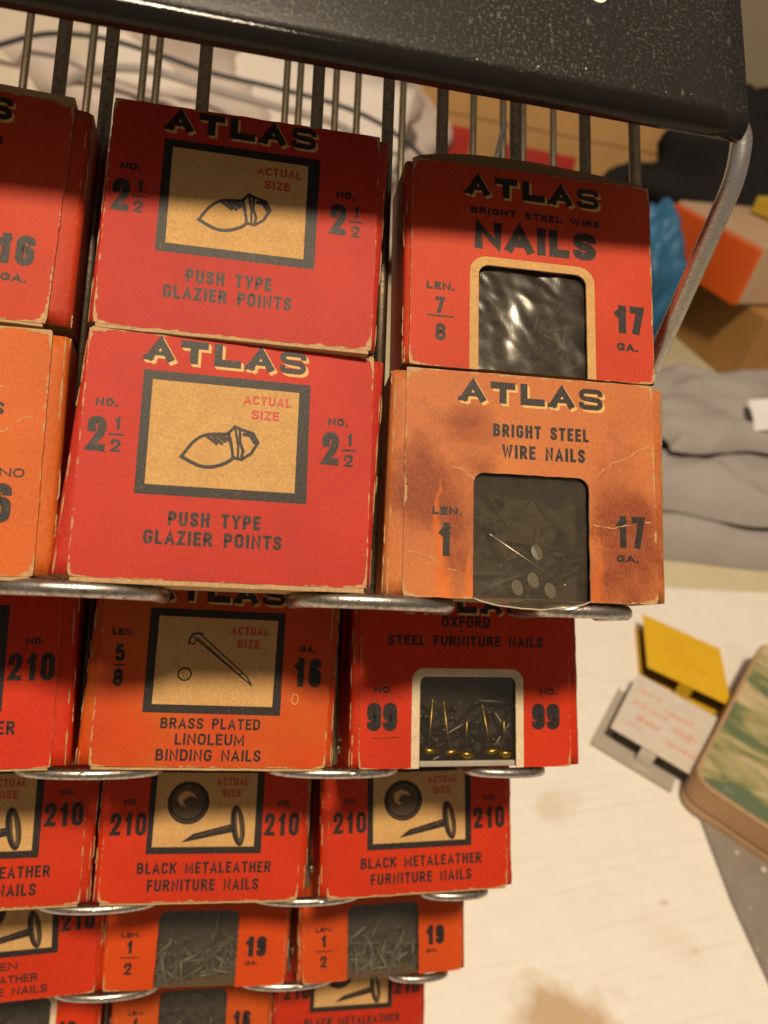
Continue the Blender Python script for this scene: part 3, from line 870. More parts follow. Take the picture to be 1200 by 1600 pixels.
# header sign: sheet with a rolled lower edge
def header_mat():
    t = NT('black_enamel_dusty')
    f = t.noise(1300, 4, .7); big = t.noise(60, 3, .6)
    d = t.math('MULTIPLY', t.ramp(f, [(.53, 0.0), (.64, 1.0)]), t.ramp(big, [(.30, .10), (.65, .8)]))
    d2 = t.ramp(t.noise(420, 3, .65, t.mp((1.6, 1, .7), (0, .5, 0))), [(.62, 0.0), (.70, .7)])
    d = t.math('MAXIMUM', d, d2)
    flat_ = t.ramp(t.math('MULTIPLY', t.sep()[2], 100.0), [(.0, 0.0), (.12, 1.0)])
    d = t.math('MULTIPLY', d, flat_)
    spk = t.ramp(t.noise(700, 1, .4, t.mp(loc=(3, 3, 3))), [(.77, 0.0), (.79, 1.0)])
    c = t.mix(t.math('MULTIPLY', d, .40), (.009, .008, .007), (.20, .175, .135))
    c = t.mix(t.math('MULTIPLY', spk, flat_), c, (.45, .40, .31))
    t.bump(t.math('ADD', f, t.math('MULTIPLY', big, .5)), .18, .0002)
    return t.set(c, t.math('ADD', t.math('MULTIPLY', d, .25), t.math('ADD', t.math('MULTIPLY', flat_, .18), .12)), 0, t.math('MULTIPLY_ADD', flat_, .25, .22))
M_HEAD = header_mat()
hm = Matrix((HX, -HN, HU)).transposed().to_4x4(); hm.translation = HL - inv
hl = (HR - HL).length
bm = bmesh.new(); R1 = 3.0
prof = [(0, 62), (0, 45), (0, 30), (0, 15), (0, 4), (0, 0)]
for i in range(1, 13):
    a = math.pi / 2 * i / 12; prof.append((R1 - R1 * math.cos(a), -R1 * math.sin(a)))
prof += [(3.6, -R1)]
back_p = []
for i, (y, z) in enumerate(prof):
    a = prof[max(i - 1, 0)]; b = prof[min(i + 1, len(prof) - 1)]
    d = Vector((b[0] - a[0], b[1] - a[1])).normalized(); back_p.append((y - d.y * .8, z + d.x * .8))
loop = prof + back_p[::-1]
NXh = 24; rings = []
for i in range(NXh + 1):
    x = hl * i / NXh
    rings.append([bm.verts.new((x, (y + .05 * noise.noise(Vector((x * 40, z * .05, 0)))) * MM, z * MM)) for y, z in loop])
for A, B in zip(rings, rings[1:]):
    for k in range(len(loop)):
        bm.faces.new((A[k], B[k], B[(k + 1) % len(loop)], A[(k + 1) % len(loop)])).smooth = True
bm.faces.new(rings[0]); bm.faces.new(rings[-1][::-1])
bmesh.ops.recalc_face_normals(bm, faces=bm.faces[:])
head = obj('header_sign', bm, M_HEAD, rack); head.matrix_local = hm
for e in head.data.edges: pass
M_WHITEPRINT = plain('white_print', (.78, .74, .66), .5, 0, .08, 500, 0)
P = Print(); P.text('ES', 151.6, 17.7, 8.0, 7.0, .22); lt = P.done('lettering', [M_WHITEPRINT], head)

# ------------------------------------------------------------------ the nail boxes
# (key: origin, roll, yaw, width and height scale), fl / fr = side flare bottom, top
POSE = {
'G1': ([-0.0265, 0.14067, 0.3312], -0.0051, -0.0350, 0.9853, 0.9964),
'G2': ([-0.02655, 0.10552, 0.29892], 0.0052, 0.0097, 1.0094, 0.9888),
'N1': ([0.03495, 0.13972, 0.33033], 0.0096, -0.0320, 1.0075, 0.9756),
'N2': ([0.03497, 0.105, 0.29813], 0.0085, -0.0518, 0.9912, 0.9870),
'B': ([-0.026, 0.10614, 0.23971], -0.0105, -0.0074, 0.9941, 1.0),
'O': ([0.03575, 0.10539, 0.2394], 0.0129, -0.0049, 1.0212, 1.0),
'M1': ([-0.02614, 0.10327, 0.18063], -0.0039, -0.0289, 0.9912, 1.0),
'M2': ([0.03589, 0.10257, 0.18026], 0.0271, 0.0045, 1.0092, 1.0),
'T1': ([-0.02675, 0.10176, 0.12676], -0.0159, -0.0122, 1.0291, 1.0),
'T2': ([0.03522, 0.10077, 0.12582], 0.0303, 0.0047, 1.0001, 1.0),
'L1': ([-0.08849, 0.14079, 0.33112], -0.0207, 0.0094, 0.9976, 0.9649),
'L2': ([-0.08632, 0.10447, 0.2976], 0.0244, 0.0066, 1.0025, 0.9671),
'L3': ([-0.08781, 0.10484, 0.23869], 0.0257, -0.0021, 0.9990, 1.0),
'L4': ([-0.08489, 0.10246, 0.18005], 0.0211, -0.0016, 1.0061, 1.0),
'L5': ([-0.08336, 0.09971, 0.1250], 0.0530, -0.0073, 1.0089, 1.0),
'R5': ([-0.02554, 0.10066, 0.06636], -0.0031, 0.0005, 0.9926, 1.0),
'Q5': ([0.03244, 0.1006, 0.06641], 0.0037, -0.0031, 1.0106, 1.0),
'S5': ([-0.0868, 0.1006, 0.06641], 0.0037, -0.0031, 1.0, 1.0),
}
C_ROSE = (.41, .023, .014); C_RED = (.44, .034, .012); C_ORANGE = (.45, .125, .042); C_FLAME = (.46, .022, .003)
GRP = 'red nail boxes on the wire rack'
def nail_box(key, label, rgb, printer, fl, fr, win=None, film=None, sag=0, wear=1, stain=None, bottom=None, top=None, inside=M_KDARK, low=-.2, wav=.35, fy=.9):
    m = carton_matrix(*POSE[key])
    e = empty('nail_box', m, label, 'box', GRP)
    seed = random.uniform(1, 9)
    mp_ = paper('printed_card_' + str(len(bpy.data.materials)), rgb, wear, stain, seed)
    ms_ = paper('sleeve_card_' + str(len(bpy.data.materials)), tuple(x * .97 for x in rgb), wear, stain, seed + .3, edges=False)
    sleeve(e, [ms_, inside, M_KEDGE], fl, fr, win)
    fp = front_panel(e, [mp_, M_KEDGE], win)
    printer(fp)
    if bottom: flap('bottom_flap', e, bottom[0], bottom[1], .6, BW - .6, bottom[2])
    if top: flap('top_flap', e, BH - .35, BH + top[0], .4, BW - .2, top[2], top[1], [M_KEDGE if top[1] == 0 else M_KDARK])
    if win: window_film(e, film, win, sag, wav, fy, low)
    return e, m

FILM_CLEAR = film_mat('cellophane', .24, (.13, .11, .08), .10, .22)
FILM_OX = film_mat('shaded_cellophane', .06, (.2, .17, .12))
FILM_HAZY = film_mat('hazy_cellophane', .22, (.19, .155, .105))
FILM_GREY = film_mat('dusty_cellophane', .16, (.20, .18, .135))

nail_box('G1', 'red glazier points box with a framed picture, upper of a pair, shaded above', C_ROSE, print_glazier, (1.2, .3), (.9, 2.2), bottom=(-.75, -.1, -.15), top=(.1, 0, .6))
nail_box('G2', 'red glazier points box with a framed picture, lower of the stacked pair, brightly lit', C_ROSE, print_glazier, (3.4, .3), (.8, 2.5), bottom=(-.95, -.1, -.45), top=(.35, 0, .1), wear=.9)
e, m = nail_box('N1', 'red wire nails box marked 7/8 with kraft-edged window and bulging open top', C_RED, print_seven_eighths, (1.1, 1.4), (.5, .8), WN1, FILM_CLEAR, top=(.4, 2.8, .5), wear=1.1, wav=.50, fy=1.4)
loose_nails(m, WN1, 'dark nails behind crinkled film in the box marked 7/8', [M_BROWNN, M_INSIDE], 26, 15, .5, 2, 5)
e, m = nail_box('N2', 'oil-stained orange wire nails box marked 1, with a cracked face and sagging bag', C_ORANGE, print_one_inch, (3.9, 2.9), (2.2, 3.1), WN2, FILM_HAZY, sag=1.9, wear=1.5, stain='oil', top=(.15, 0, .3), low=.35, wav=.3, fy=1.2)
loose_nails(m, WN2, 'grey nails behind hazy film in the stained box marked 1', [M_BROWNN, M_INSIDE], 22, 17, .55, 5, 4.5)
bm = bmesh.new()
tube(bm, [((WN2[0] + .2 + (WN2[1] - WN2[0] - .4) * i / 20) * MM, (-.05 - .75 * math.sin(math.pi * i / 20) ** .6) * MM, (.15 - 1.9 * math.sin(math.pi * i / 20) ** .7 + .2 * noise.noise(Vector((i * .4, 3, 1)))) * MM) for i in range(21)], .00016, 6)
obj('bag_edge_highlight', bm, plain('film_edge', (.42, .36, .26), .25, 0, .3, 400, 0), e)  # pale tube added as the highlight along the bag's lower edge
def single(name, label, cat, grp, m, bmf, mat):
    bm = bmesh.new(); bmf(bm); o = obj(name, bm, mat, None, False); o.matrix_world = m; tag(o, label, cat, grp)
GN = 'bright nails behind the window of the stained box'
single('wire_nail', 'thin bright steel nail lying slanted across the window of the stained box', 'nail', GN, m, lambda b: nail_bm(b, (17.6, 2.0, 13.9), (34.2, 2.3, 3.7), .22, .7), M_STEEL)
for hx, hz, lb in  ((28.2, 10.0, 'round nail head at the middle of the stained box window'), (27.4, 4.2, 'round nail head low in the stained box window, right of another'), (24.0, 2.6, 'round nail head lowest in the stained box window'), (31.0, 2.2, 'round nail head at the lower right of the stained box window')):
    single('wire_nail', lb, 'nail', GN, m, lambda b: nail_bm(b, (hx - 5.5, 11.0, hz - 2.0), (hx, 2.0, hz), .55, 1.65), M_DUSTN)

nail_box('B', 'red box of brass plated linoleum nails with a framed drawing of one nail', (.45, .040, .005), print_brass, (3.1, 1.8), (1.8, 1.7), bottom=(-.6, -.1, -.2), wear=1.3, stain='fade')
e, m = nail_box('O', 'red furniture nails box marked 99 with a cream-edged window', (.47, .022, .003), print_ninety_nine, (2.0, 1.9), (2.8, 2.5), WOX, FILM_OX, wear=.7, low=1.0, wav=.25, fy=1.0)
loose_nails(m, WOX, 'dark nails heaped in the window of the box marked 99', [M_DSTEEL, M_INSIDE], 24, 12, .45, 8, 4)
GB = 'brass furniture nails in the box marked 99'
for a, b, lb in (((18.6, 1.9, 17.2), (17.9, 2.6, 4.6), 'brass nail standing point up, leftmost in the box marked 99'), ((21.3, 2.2, 16.6), (23.2, 2.8, 4.2), 'brass nail leaning, second from left in the box marked 99'), ((31.2, 1.9, 15.8), (33.6, 2.4, 4.4), 'slanted brass nail on the right in the box marked 99'), ((27.9, 3.4, 12), (27.2, 2.2, 3.4), 'short brass nail with bright dome in the middle of the box marked 99'), ((37.6, 3.5, 12), (37.2, 2.2, 3.5), 'brass nail half hidden at the right window edge of the box marked 99')):
    single('furniture_nail', lb, 'nail', GB, m, lambda q: nail_bm(q, a, b, .36, 2.6, True), M_BRASS)
bm = bmesh.new(); box(bm, WOX[0] * MM + .0002, WOX[1] * MM - .0002, .0002, .0011, .0003, .0017, 0, .0003)
o = obj('tray_lip', bm, plain('grey_film_fold', (.30, .27, .22), .4, 0, .2, 300, .2), e)

nail_box('M1', 'red box of black furniture nails marked 210, third shelf, middle column', C_FLAME, print_210(), (1.6, 1.6), (2.4, 2.2), bottom=(-.5, -.1, -.1), wear=1.2)
nail_box('M2', 'red box of black furniture nails marked 210, rightmost on the third shelf', C_FLAME, print_210(), (2.0, 2.0), (2.0, 1.9), bottom=(-.4, -.1, 0), wear=.9)
e, m = nail_box('T1', 'orange-red box marked 1/2 and 19 with dusty window, left of its look-alike', (.50, .044, .003), print_half('19'), (1.2, 1.3), (1.0, 1.1), WT, FILM_GREY, wear=.8, low=.5)
loose_nails(m, WT, 'small grey brads in the left box marked 1/2 and 19', [M_DULLN, M_INSIDE], 50, 9, .40, 11, 1.2, .22)
e, m = nail_box('T2', 'orange-red box marked 1/2 and 19 with dusty window, rightmost of its shelf', (.48, .050, .005), print_half('19'), (1.6, 1.6), (1.5, 1.6), WT, FILM_GREY, sag=.5, wear=.8, low=.2)
loose_nails(m, WT, 'small grey brads in the right box marked 1/2 and 19', [M_DULLN, M_INSIDE], 50, 9, .40, 12, 1.2, .22)
e, m = nail_box('L1', 'red box marked 16 with scuffed side fold, at the top left edge', C_RED, print_sixteen(), (3, 3), (4.2, 3.3), WN1, FILM_CLEAR, wear=1.6, bottom=(-.6, -.1, .0), top=(1.6, 0, .1))
loose_nails(m, WN1, 'dark nails in the red box marked 16 at the top left', [M_DSTEEL, M_INSIDE], 40, 15, .5, 21, 3)
nail_box('L2', 'creased orange box marked NO 6 under the box marked 16', (.50, .092, .014), print_tacks, (3, 3), (2.8, 3.0), wear=1.5, bottom=(-.8, -.1, -.1), top=(.3, 0, .1))
nail_box('L3', 'red box marked 210, at the left edge of the second shelf', (.48, .020, .003), print_210(lift=2), (3, 3), (4.0, 3.4), bottom=(-.5, -.1, .0), wear=.5)
nail_box('L4', 'red box of furniture nails marked 210, at the left edge of the third shelf', C_FLAME, print_210(lift=3), (2.5, 2.5), (2.2, 3.0), bottom=(-.5, -.1, .0), wear=1.0)
nail_box('L5', 'red box of green metaleather nails marked 210, at the left edge of the fourth shelf', C_FLAME, print_210('GREEN', True, 1.4), (2.2, 2.2), (2.0, 2.2), wear=.9)
e, m = nail_box('R5', 'orange box marked 16 in the middle of the lowest shelf', (.46, .060, .006), print_half('16'), (2, 2), (2, 2), WT, FILM_GREY, wear=.8)
loose_nails(m, WT, 'grey nails in the orange box marked 16 on the lowest shelf', [M_DSTEEL, M_INSIDE], 40, 9, .4, 31, 2)
nail_box('Q5', 'dark red box marked 210, rightmost on the lowest shelf', (.40, .018, .003), print_210(), (2, 2), (2, 2), wear=.8)
e, m = nail_box('S5', 'red box with a cream-edged window, leftmost on the lowest shelf', (.48, .022, .002), print_half('19', brd=True), (2, 2), (2, 2), WT, FILM_GREY, wear=.8)
loose_nails(m, WT, 'grey nails in the cream-edged window at lower left', [M_DSTEEL, M_INSIDE], 30, 9, .4, 33, 2)

# plain boxes of the rear line, glimpsed dark in the gaps between the columns
ORD = ['top', 'second', 'third', 'fourth', 'lowest']
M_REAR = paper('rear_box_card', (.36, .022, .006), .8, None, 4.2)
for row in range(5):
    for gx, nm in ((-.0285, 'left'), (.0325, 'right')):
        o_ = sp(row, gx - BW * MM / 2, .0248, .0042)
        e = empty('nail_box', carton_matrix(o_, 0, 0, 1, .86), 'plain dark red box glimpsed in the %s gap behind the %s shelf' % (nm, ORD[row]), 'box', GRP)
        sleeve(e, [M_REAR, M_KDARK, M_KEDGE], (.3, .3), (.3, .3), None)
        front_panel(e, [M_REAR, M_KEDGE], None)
for row in range(5):
    bm = bmesh.new(); tube(bm, [sp(row, -.087, .034, .0028), sp(row, .086, .034, .0028)], .0012, 10); rk('rear_shelf_wire', bm, M_WIREB)

# ------------------------------------------------------------------ things on the table
def at(loc, rz=0, s=1):
    m = Matrix.Rotation(rz, 4, 'Z'); m.translation = Vector(loc); return m

def open_packet(name, label, loc, e1, e2, h, mat, inner, print_fn=None, drop=(0, 0)):
    """small flat card packet lying open-ended towards the viewer"""
    e = empty(name, at(loc, 0), label, 'packet', 'small card packets by the booklet')
    w = Vector(e1).length; d = Vector(e2).length
    bm = bmesh.new(); box(bm, -w / 2, w / 2, -d / 2, d / 2, h - .0008, h, 0, .0003)
    box(bm, w / 2 - .0008, w / 2, -d / 2, d / 2, .0009, h - .0009)
    o = obj('top_panel', bm, mat, e)
    if print_fn: print_fn(o, w, d, h)
    bm = bmesh.new(); box(bm, -w / 2 + drop[0], w / 2 + drop[0] - .002, -d / 2 + drop[1], d / 2 + drop[1], 0, .0008)
    box(bm, -w / 2 + drop[0], w / 2 + drop[0] - .002, -d / 2 + drop[1], -d / 2 + drop[1] + .0008, .0009, .0036)
    box(bm, -w / 2 + drop[0], -w / 2 + drop[0] + .0008, -d / 2 + drop[1] + .0009, d / 2 + drop[1], .0009, .0036)
    obj('tray', bm, M_TRAY if mat is not M_YEL else mat, e)
    bm = bmesh.new(); box(bm, -w / 2 + .006, w / 2 - .003, -d / 2 + .006, -d / 2 + .0068, .0009, h - .001)
    box(bm, -w / 2 + .004, -w / 2 + .0048, -d / 2 + .0069, d / 2 - .002, .0009, h - .001)
    obj('inner_wall', bm, inner, e)
    bm = bmesh.new()
    box(bm, -.0065, .0035, -d / 2 - .0005, -d / 2 + .0003, .001, h - .0015, 0, .0002)
    obj('tuck_tab', bm, mat, e)
    for c in list(e.children) + [g for c in e.children for g in c.children]:      # the packet is squashed askew
        for v in c.data.vertices:
            a = v.co.x / w; b = v.co.y / d
            v.co.x = a * e1[0] + b * e2[0]; v.co.y = a * e1[1] + b * e2[1]
    return e
M_YEL = plain('yellow_card', (.66, .40, .012), .6, 0, .12, 120, .1, .0005)
M_TRAY = plain('grey_white_card', (.40, .36, .31), .7, 0, .1, 100, .1)
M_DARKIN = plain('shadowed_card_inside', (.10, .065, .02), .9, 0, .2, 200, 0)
M_WCARD = plain('white_card', (.60, .54, .48), .65, 0, .14, 120, .1, .0005)
M_SHADEIN = plain('shadowed_white_inside', (.09, .075, .06), .9, 0, .2, 200, 0)  # white card darkened to paint the shade inside the open end
M_PINKINK = ink_mat('faded_red_ink', (.62, .30, .25), (.66, .54, .48))
def yellow_print(o, w, d, h):
    bm = bmesh.new(); rng = random.Random(4)
    for i in range(5):
        y = d * .28 - i * d * .13
        box(bm, -w * .22 + rng.uniform(-.004, .004), w * .12 + rng.uniform(-.006, .012), y - .0012, y + .0012, h + .00003, h + .00006)
    obj('printed_lines', bm, plain('ochre_ink', (.60, .35, .011), .6, 0, .1, 100, 0), o)
def red_marks(o, w, d, h):
    bm = bmesh.new()
    rng = random.Random(8)
    for x0, x1, yy, hh in ((-.42, -.12, .27, .05), (-.40, .02, .05, .04), (-.05, .28, .16, .05), (-.30, -.02, -.16, .05), (.12, .40, -.04, .07), (.10, .42, -.26, .04), (-.40, -.2, -.30, .03)):
        x = x0
        while x < x1:                       # broken, letter-like strokes
            ww = rng.uniform(.012, .035)
            box(bm, x * w, (x + ww) * w, (yy - hh * rng.uniform(.4, 1)) * d, (yy + hh * rng.uniform(.4, 1)) * d, h + .00003, h + .00006)
            x += ww + rng.uniform(.008, .03)
    obj('printed_marks', bm, M_PINKINK, o)
open_packet('card_packet', 'bright yellow card packet with open dark end, behind a white one', (.3385, .3447, .0002), (.0503, -.0338), (.0183, .0535), .0160, M_YEL, M_DARKIN, yellow_print)
open_packet('card_packet', 'white card packet with faded red marks, between rack and booklet', (.2970, .2873, .0002), (.0441, -.0371), (.0386, .046), .0160, M_WCARD, M_SHADEIN, red_marks, (-.006, -.008))

# thick booklet / case with rounded corners
def rrect(x0, x1, y0, y1, r, n=8):
    out = []
    for cx, cy, a0 in ((x1 - r, y1 - r, 0), (x0 + r, y1 - r, 90), (x0 + r, y0 + r, 180), (x1 - r, y0 + r, 270)):
        for i in range(n + 1):
            a = math.radians(a0 + 90 * i / n); out.append((cx + r * math.cos(a), cy + r * math.sin(a)))
    return out
def slab(bm, pts, z0, z1, bev=0):
    f = bm.faces.new([bm.verts.new((x, y, z0)) for x, y in pts])
    r = bmesh.ops.extrude_face_region(bm, geom=[f])
    vs = [v for v in r['geom'] if isinstance(v, bmesh.types.BMVert)]
    for v in vs: v.co.z = z1
    bmesh.ops.recalc_face_normals(bm, faces=bm.faces[:])
    if bev:
        es = [e_ for e_ in bm.edges if all(abs(v.co.z - z1) < 1e-7 for v in e_.verts)]
        bmesh.ops.bevel(bm, geom=es, offset=bev, segments=3, affect='EDGES')
def leaf_mat():
    t = NT('leafy_cover')
    v = t.mp((1, 1, 1), (0, 0, math.radians(25)))
    n = t.noise(34, 5, .6, t.mp((1.0, .40, 1), (0, 0, math.radians(32))), .7)
    n2 = t.noise(30, 3, .6, t.mp((1, .4, 1), (0, 0, math.radians(50)), (4, 1, 0)), .4)
    c = t.ramp(n, [(.36, (.50, .40, .25)), (.44, (.30, .28, .12)), (.51, (.12, .16, .08)), (.60, (.11, .15, .11)), (.67, (.38, .33, .17)), (.78, (.54, .43, .28))])
    c = t.mix(t.ramp(n2, [(.56, 0.0), (.66, .8)]), c, (.60, .47, .29))
    s = t.sep()
    return t.set(c, .38, 0, .5)
e = empty('booklet', at((.332, .2715, .003), math.radians(45.0)), 'thick booklet with leafy green and cream cover and rounded corners, right of the rack', 'booklet')
L_, W_ = .165, .105
x0, y0 = -.055, -.0370      # near corner in local axes
M_PAGES = plain('brown_page_edges', (.38, .23, .12), .7, 0, .25, 500, .2, .0004)
M_COVERE = plain('cover_board_edge', (.42, .27, .15), .6, 0, .2, 300, .1, .0004)
bm = bmesh.new(); slab(bm, rrect(x0, x0 + L_, y0 - W_ + .045, y0 + .045, .013), 0, .0055, .001); obj('back_cover', bm, M_COVERE, e)
bm = bmesh.new(); slab(bm, rrect(x0 + .0012, x0 + L_ - .0012, y0 - W_ + .0462, y0 + .0438, .012), .0056, .0072); obj('gutter', bm, plain('dark_gap', (.06, .035, .02), .9, 0, .1, 100, 0), e)
bm = bmesh.new(); slab(bm, rrect(x0, x0 + L_, y0 - W_ + .045, y0 + .045, .013), .0073, .0235, .0008); obj('page_block', bm, M_PAGES, e)
bm = bmesh.new(); slab(bm, rrect(x0, x0 + L_, y0 - W_ + .045, y0 + .045, .013), .0236, .0255, .0006); fc = obj('front_cover', bm, M_COVERE, e)
bm = bmesh.new(); slab(bm, rrect(x0 + .0022, x0 + L_ - .0022, y0 - W_ + .0472, y0 + .0428, .011), .02552, .02562); obj('cover_picture', bm, leaf_mat(), fc)

def pouch_mat():
    t = NT('grey_speckled_plastic')
    v = t.vor(130)
    sp_ = t.ramp(v[0], [(.10, 1.0), (.22, 0.0)])
    n = t.noise(60, 3)
    c = t.mix(n, (.19, .165, .14), (.30, .27, .23))
    c = t.mix(t.math('MULTIPLY', sp_, t.ramp(t.noise(45, 1, .5, t.mp(loc=(2, 2, 2))), [(.42, 0.0), (.52, 1.0)])), c, (.75, .72, .68))
    return t.set(c, .3, 0, .5)
bm = bmesh.new(); slab(bm, [(0, 0), (.09, .01), (.09, .165), (.004, .155), (-.001, .09)], 0, .0024, .0008)
o = obj('plastic_pouch', bm, pouch_mat()); o.location = (.2952, .087, .0004); o.rotation_euler.z = math.radians(-1)
tag(o, 'flat grey speckled plastic pouch partly under the leafy booklet', 'pouch')

# ------------------------------------------------------------------ blurred things behind
def cloth_slab(bm, sx, sy, h, amp, seed, nx=60, ny=48):
    g = []
    for i in range(nx + 1):
        r = []
        for j in range(ny + 1):
            u = i / nx * 2 - 1; v = j / ny * 2 - 1
            k = max(abs(u), abs(v)); e_ = max(0, 1 - k ** 7) ** .38
            p = Vector((u * sx / 2, v * sy / 2, 0))
            w = noise.noise(Vector((p.x * 11 + p.y * 5 + seed, p.y * 15, 2))) + .7 * noise.noise(Vector((p.x * 24 + p.y * 18 + seed, p.y * 30, 5))) - .5 * abs(noise.noise(Vector((p.x * 16 - p.y * 20, seed, p.y * 9))))
            p.x += .012 * noise.noise(Vector((v * 3, seed, 1))); p.y += .012 * noise.noise(Vector((u * 3, seed, 4)))
            p.z = e_ * (h + amp * w) + .0008
            r.append(bm.verts.new(p))
        g.append(r)
    for i in range(nx):
        for j in range(ny): bm.faces.new((g[i][j], g[i + 1][j], g[i + 1][j + 1], g[i][j + 1])).smooth = True
def knit_mat(name, rgb):
    t = NT(name); n = t.noise(420, 3, .7); b = t.noise(18, 3)
    c = t.mix(n, tuple(x * .7 for x in rgb), tuple(x * 1.25 for x in rgb)); t.bump(n, .5, .001)
    return t.set(t.mix(t.ramp(b, [(.3, 0.0), (.7, .3)]), c, tuple(x * .75 for x in rgb)), .95, 0, .1)
M_KNIT = knit_mat('grey_knit', (.36, .33, .32))
e = empty('folded_sweater', at((.575, .590, -.004), math.radians(-4)), 'folded grey knit sweater with a white tag, on the table behind the board', 'sweater')
bm = bmesh.new(); cloth_slab(bm, .42, .25, .034, .010, 1); obj('lower_fold', bm, M_KNIT, e)
bm = bmesh.new(); cloth_slab(bm, .43, .235, .034, .017, 6); o = obj('upper_fold', bm, M_KNIT, e); o.location = (.004, .012, .036)
bm = bmesh.new(); cloth_slab(bm, .34, .15, .020, .016, 12); o = obj('sleeve_fold', bm, M_KNIT, e); o.location = (-.02, .045, .072); o.rotation_euler.z = math.radians(9)
bm = bmesh.new(); g = []
for i in range(13):
    g.append([bm.verts.new((-.028 + .056 * i / 12, -.019 + .038 * j / 5, .006 * math.sin(i / 12 * 3.1) + .002 * math.sin(j + i * .5))) for j in range(6)])
for i in range(12):
    for j in range(5): bm.faces.new((g[i][j], g[i + 1][j], g[i + 1][j + 1], g[i][j + 1])).smooth = True
o = obj('care_tag', bm, plain('white_tag', (.72, .70, .72), .6, 0, .04, 100, 0), e); o.location = (-.058, -.012, .0965); o.rotation_euler = (math.radians(24), 0, math.radians(-6))

def carton_box(name, label, cat, loc, rz, sx, sy, sz, mats, lid=None, band=None):
    e = empty(name, at(loc, rz), label, cat)
    bm = bmesh.new(); box(bm, 0, sx, 0, sy, 0, sz, 0, .002)
    obj('body', bm, mats[0], e)
    if lid:
        bm = bmesh.new(); box(bm, -.002, sx + .002, -.002, sy + .002, sz - lid, sz + .002, 0, .002); obj('lid', bm, mats[1], e)
    if band:
        for (a, b, c, d) in band:
            bm = bmesh.new(); box(bm, a, b, -.0012, -.0002, c, d); obj('printed_patch', bm, mats[2], e)
    return e
M_CARD1 = plain('brown_cardboard', (.38, .20, .06), .8, 0, .1, 30, .1, .001)
M_CARD2 = plain('orange_cardboard', (.46, .26, .10), .8, 0, .12, 25, .1, .001)
M_ORANGE = plain('orange_card', (.72, .11, .012), .6, 0, .08, 40, 0)
M_TAN = plain('tan_lid', (.52, .36, .24), .6, 0, .08, 20, 0)
M_YEL2 = plain('mustard_card', (.50, .34, .03), .6, 0, .1, 40, 0)
M_BLUE = plain('blue_plastic', (.025, .13, .27), .5, 0, .25, 12, .1, .002)
M_RED = plain('red_print', (.42, .03, .02), .6, 0, .1, 40, 0)
M_BLK = plain('black_fabric', (.012, .011, .012), .85, 0, .3, 40, .4, .004, .2)
M_GREY = plain('grey_bag', (.13, .115, .105), .8, 0, .2, 20, .2, .004)
carton_box('cardboard_box', 'plain brown cardboard box on the table, behind the sweater', 'box', (.655, .845, -.004), math.radians(8), .34, .25, .098, [M_CARD1])
carton_box('carton', 'tan carton with an orange end, on top of the brown cardboard box', 'carton', (.625, .872, .097), math.radians(14), .30, .17, .075, [M_TAN])
bm = bmesh.new(); box(bm, -.0105, -.0006, .0, .17, .0, .070)
ob = bpy.data.objects['carton']
obj('end_panel', bm, M_ORANGE, ob)
carton_box('mustard_box', 'mustard yellow flat box lying on top of the tan carton', 'box', (.735, .915, .1745), math.radians(24), .22, .12, .022, [M_YEL2])

def lump(name, label, cat, loc, dims, mat, seed, amp=.35, kind=None, rz=0, freq=2.2, sub=5):
    bm = bmesh.new(); bmesh.ops.create_icosphere(bm, subdivisions=sub, radius=1)
    for v in bm.verts:
        n = v.co.normalized()
        k = 1 + amp * (noise.noise(n * freq + Vector((seed, 0, 0))) + .5 * noise.noise(n * freq * 2.3 + Vector((0, seed, 0))) + .3 * abs(noise.noise(n * freq * 5 + Vector((0, 0, seed)))))
        c = n * k
        v.co = Vector((c.x * dims[0] / 2, c.y * dims[1] / 2, max(c.z, -.55) * dims[2] / 1.6 + .55 * dims[2] / 1.6))
    o = obj(name, bm, mat, None, True); o.location = loc; o.rotation_euler.z = rz
    return tag(o, label, cat)
lump('blue_bag', 'crumpled blue plastic bag left of the brown cardboard box', 'bag', (.505, .93, -.003), (.13, .14, .185), M_BLUE, 3, .24)
lump('black_bag', 'slumped black fabric bag behind the cartons', 'bag', (.80, 1.22, -.003), (.62, .34, .29), M_BLK, 9, .28)
lump('grey_bag', 'low dark grey bag in front of the orange cardboard box', 'bag', (.36, 1.10, -.003), (.30, .14, .135), M_GREY, 14, .22)
carton_box('cardboard_box', 'orange cardboard box with red printed patches, seen behind the rack wires', 'box', (.12, 1.22, -.004), math.radians(-7), .50, .28, .255, [M_CARD2, M_CARD2, M_RED], .05, [(.10, .20, .13, .19), (.25, .36, .12, .18), (.02, .06, .15, .19)])
M_PLAS = plain('crumpled_white_plastic', (.56, .48, .44), .55, 0, .14, 9, .5, .012, .3)
lump('plastic_bag', 'crumpled whitish plastic bag behind the left half of the rack', 'bag', (-.12, 1.18, -.003), (.72, .42, .31), M_PLAS, 21, .30, freq=2.6)
def cable(label, pts, r, mat):
    bm = bmesh.new(); tube(bm, bend(pts, .08, 8), r, 10); tag(obj('cable', bm, mat, None, True), label, 'cable', 'cables over the plastic bag')
M_CAB = plain('dark_cable', (.03, .035, .045), .5, 0, .1, 50, 0)
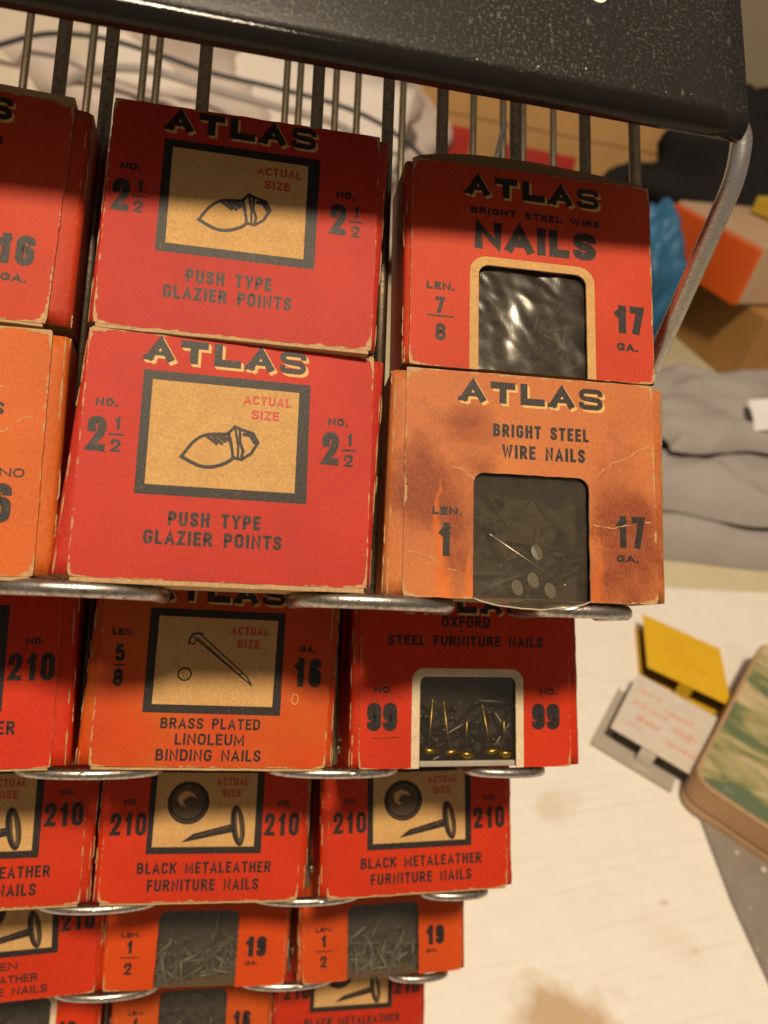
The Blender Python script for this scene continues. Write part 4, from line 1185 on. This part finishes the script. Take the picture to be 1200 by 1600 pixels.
cable('dark blue cable curving over the whitish plastic bag', [(-.30, .97, .21), (-.21, .95, .25), (-.154, .95, .255), (-.096, .95, .248), (-.044, .95, .239), (.017, .95, .237), (.088, .95, .232), (.14, .95, .222), (.21, .95, .19), (.27, .96, .10), (.32, .97, .003)], .0026, M_CAB)
cable('grey cable lying below the dark blue cable behind the rack', [(-.26, .95, .15), (-.17, .94, .225), (-.108, .94, .236), (-.045, .94, .226), (.026, .94, .22), (.118, .94, .212), (.20, .95, .14), (.26, .95, .006)], .0042, plain('grey_cable', (.33, .30, .29), .5, 0, .1, 50, 0))
def sheet(label, loc, rot, sx, sy, mat, curl, seed):
    bm = bmesh.new(); NX, NY = 24, 16; T = .0012; g = []
    for k in (0, 1):
        g.append([[bm.verts.new(((i / NX - .5) * sx, (j / NY - .5) * sy, curl * ((i / NX - .5) ** 2 * 4) + .008 * noise.noise(Vector((i * .15 + seed, j * .2, 0))) + k * T)) for j in range(NY + 1)] for i in range(NX + 1)])
    for k in (0, 1):
        for i in range(NX):
            for j in range(NY): bm.faces.new((g[k][i][j], g[k][i + 1][j], g[k][i + 1][j + 1], g[k][i][j + 1])).smooth = True
    for i in range(NX):
        for j in (0, NY): bm.faces.new((g[0][i][j], g[0][i + 1][j], g[1][i + 1][j], g[1][i][j]))
    for j in range(NY):
        for i in (0, NX): bm.faces.new((g[0][i][j], g[0][i][j + 1], g[1][i][j + 1], g[1][i][j]))
    bmesh.ops.recalc_face_normals(bm, faces=bm.faces[:])
    o = obj('paper_sheet', bm, mat); o.location = loc; o.rotation_euler = rot
    tag(o, label, 'paper', 'sheets leaning on the plastic bag')
M_SHEET = plain('off_white_sheet', (.68, .62, .58), .6, 0, .05, 8, 0)
sheet('cream sheet of paper leaning on the plastic bag, left edge', (-.29, .93, .16), (math.radians(50), math.radians(6), math.radians(12)), .24, .30, plain('cream_sheet', (.56, .48, .40), .6, 0, .06, 8, 0), .02, 1)
sheet('white sheet of paper under the two cables behind the rack', (-.02, .99, .17), (math.radians(42), math.radians(10), math.radians(-8)), .38, .26, M_SHEET, .03, 4)
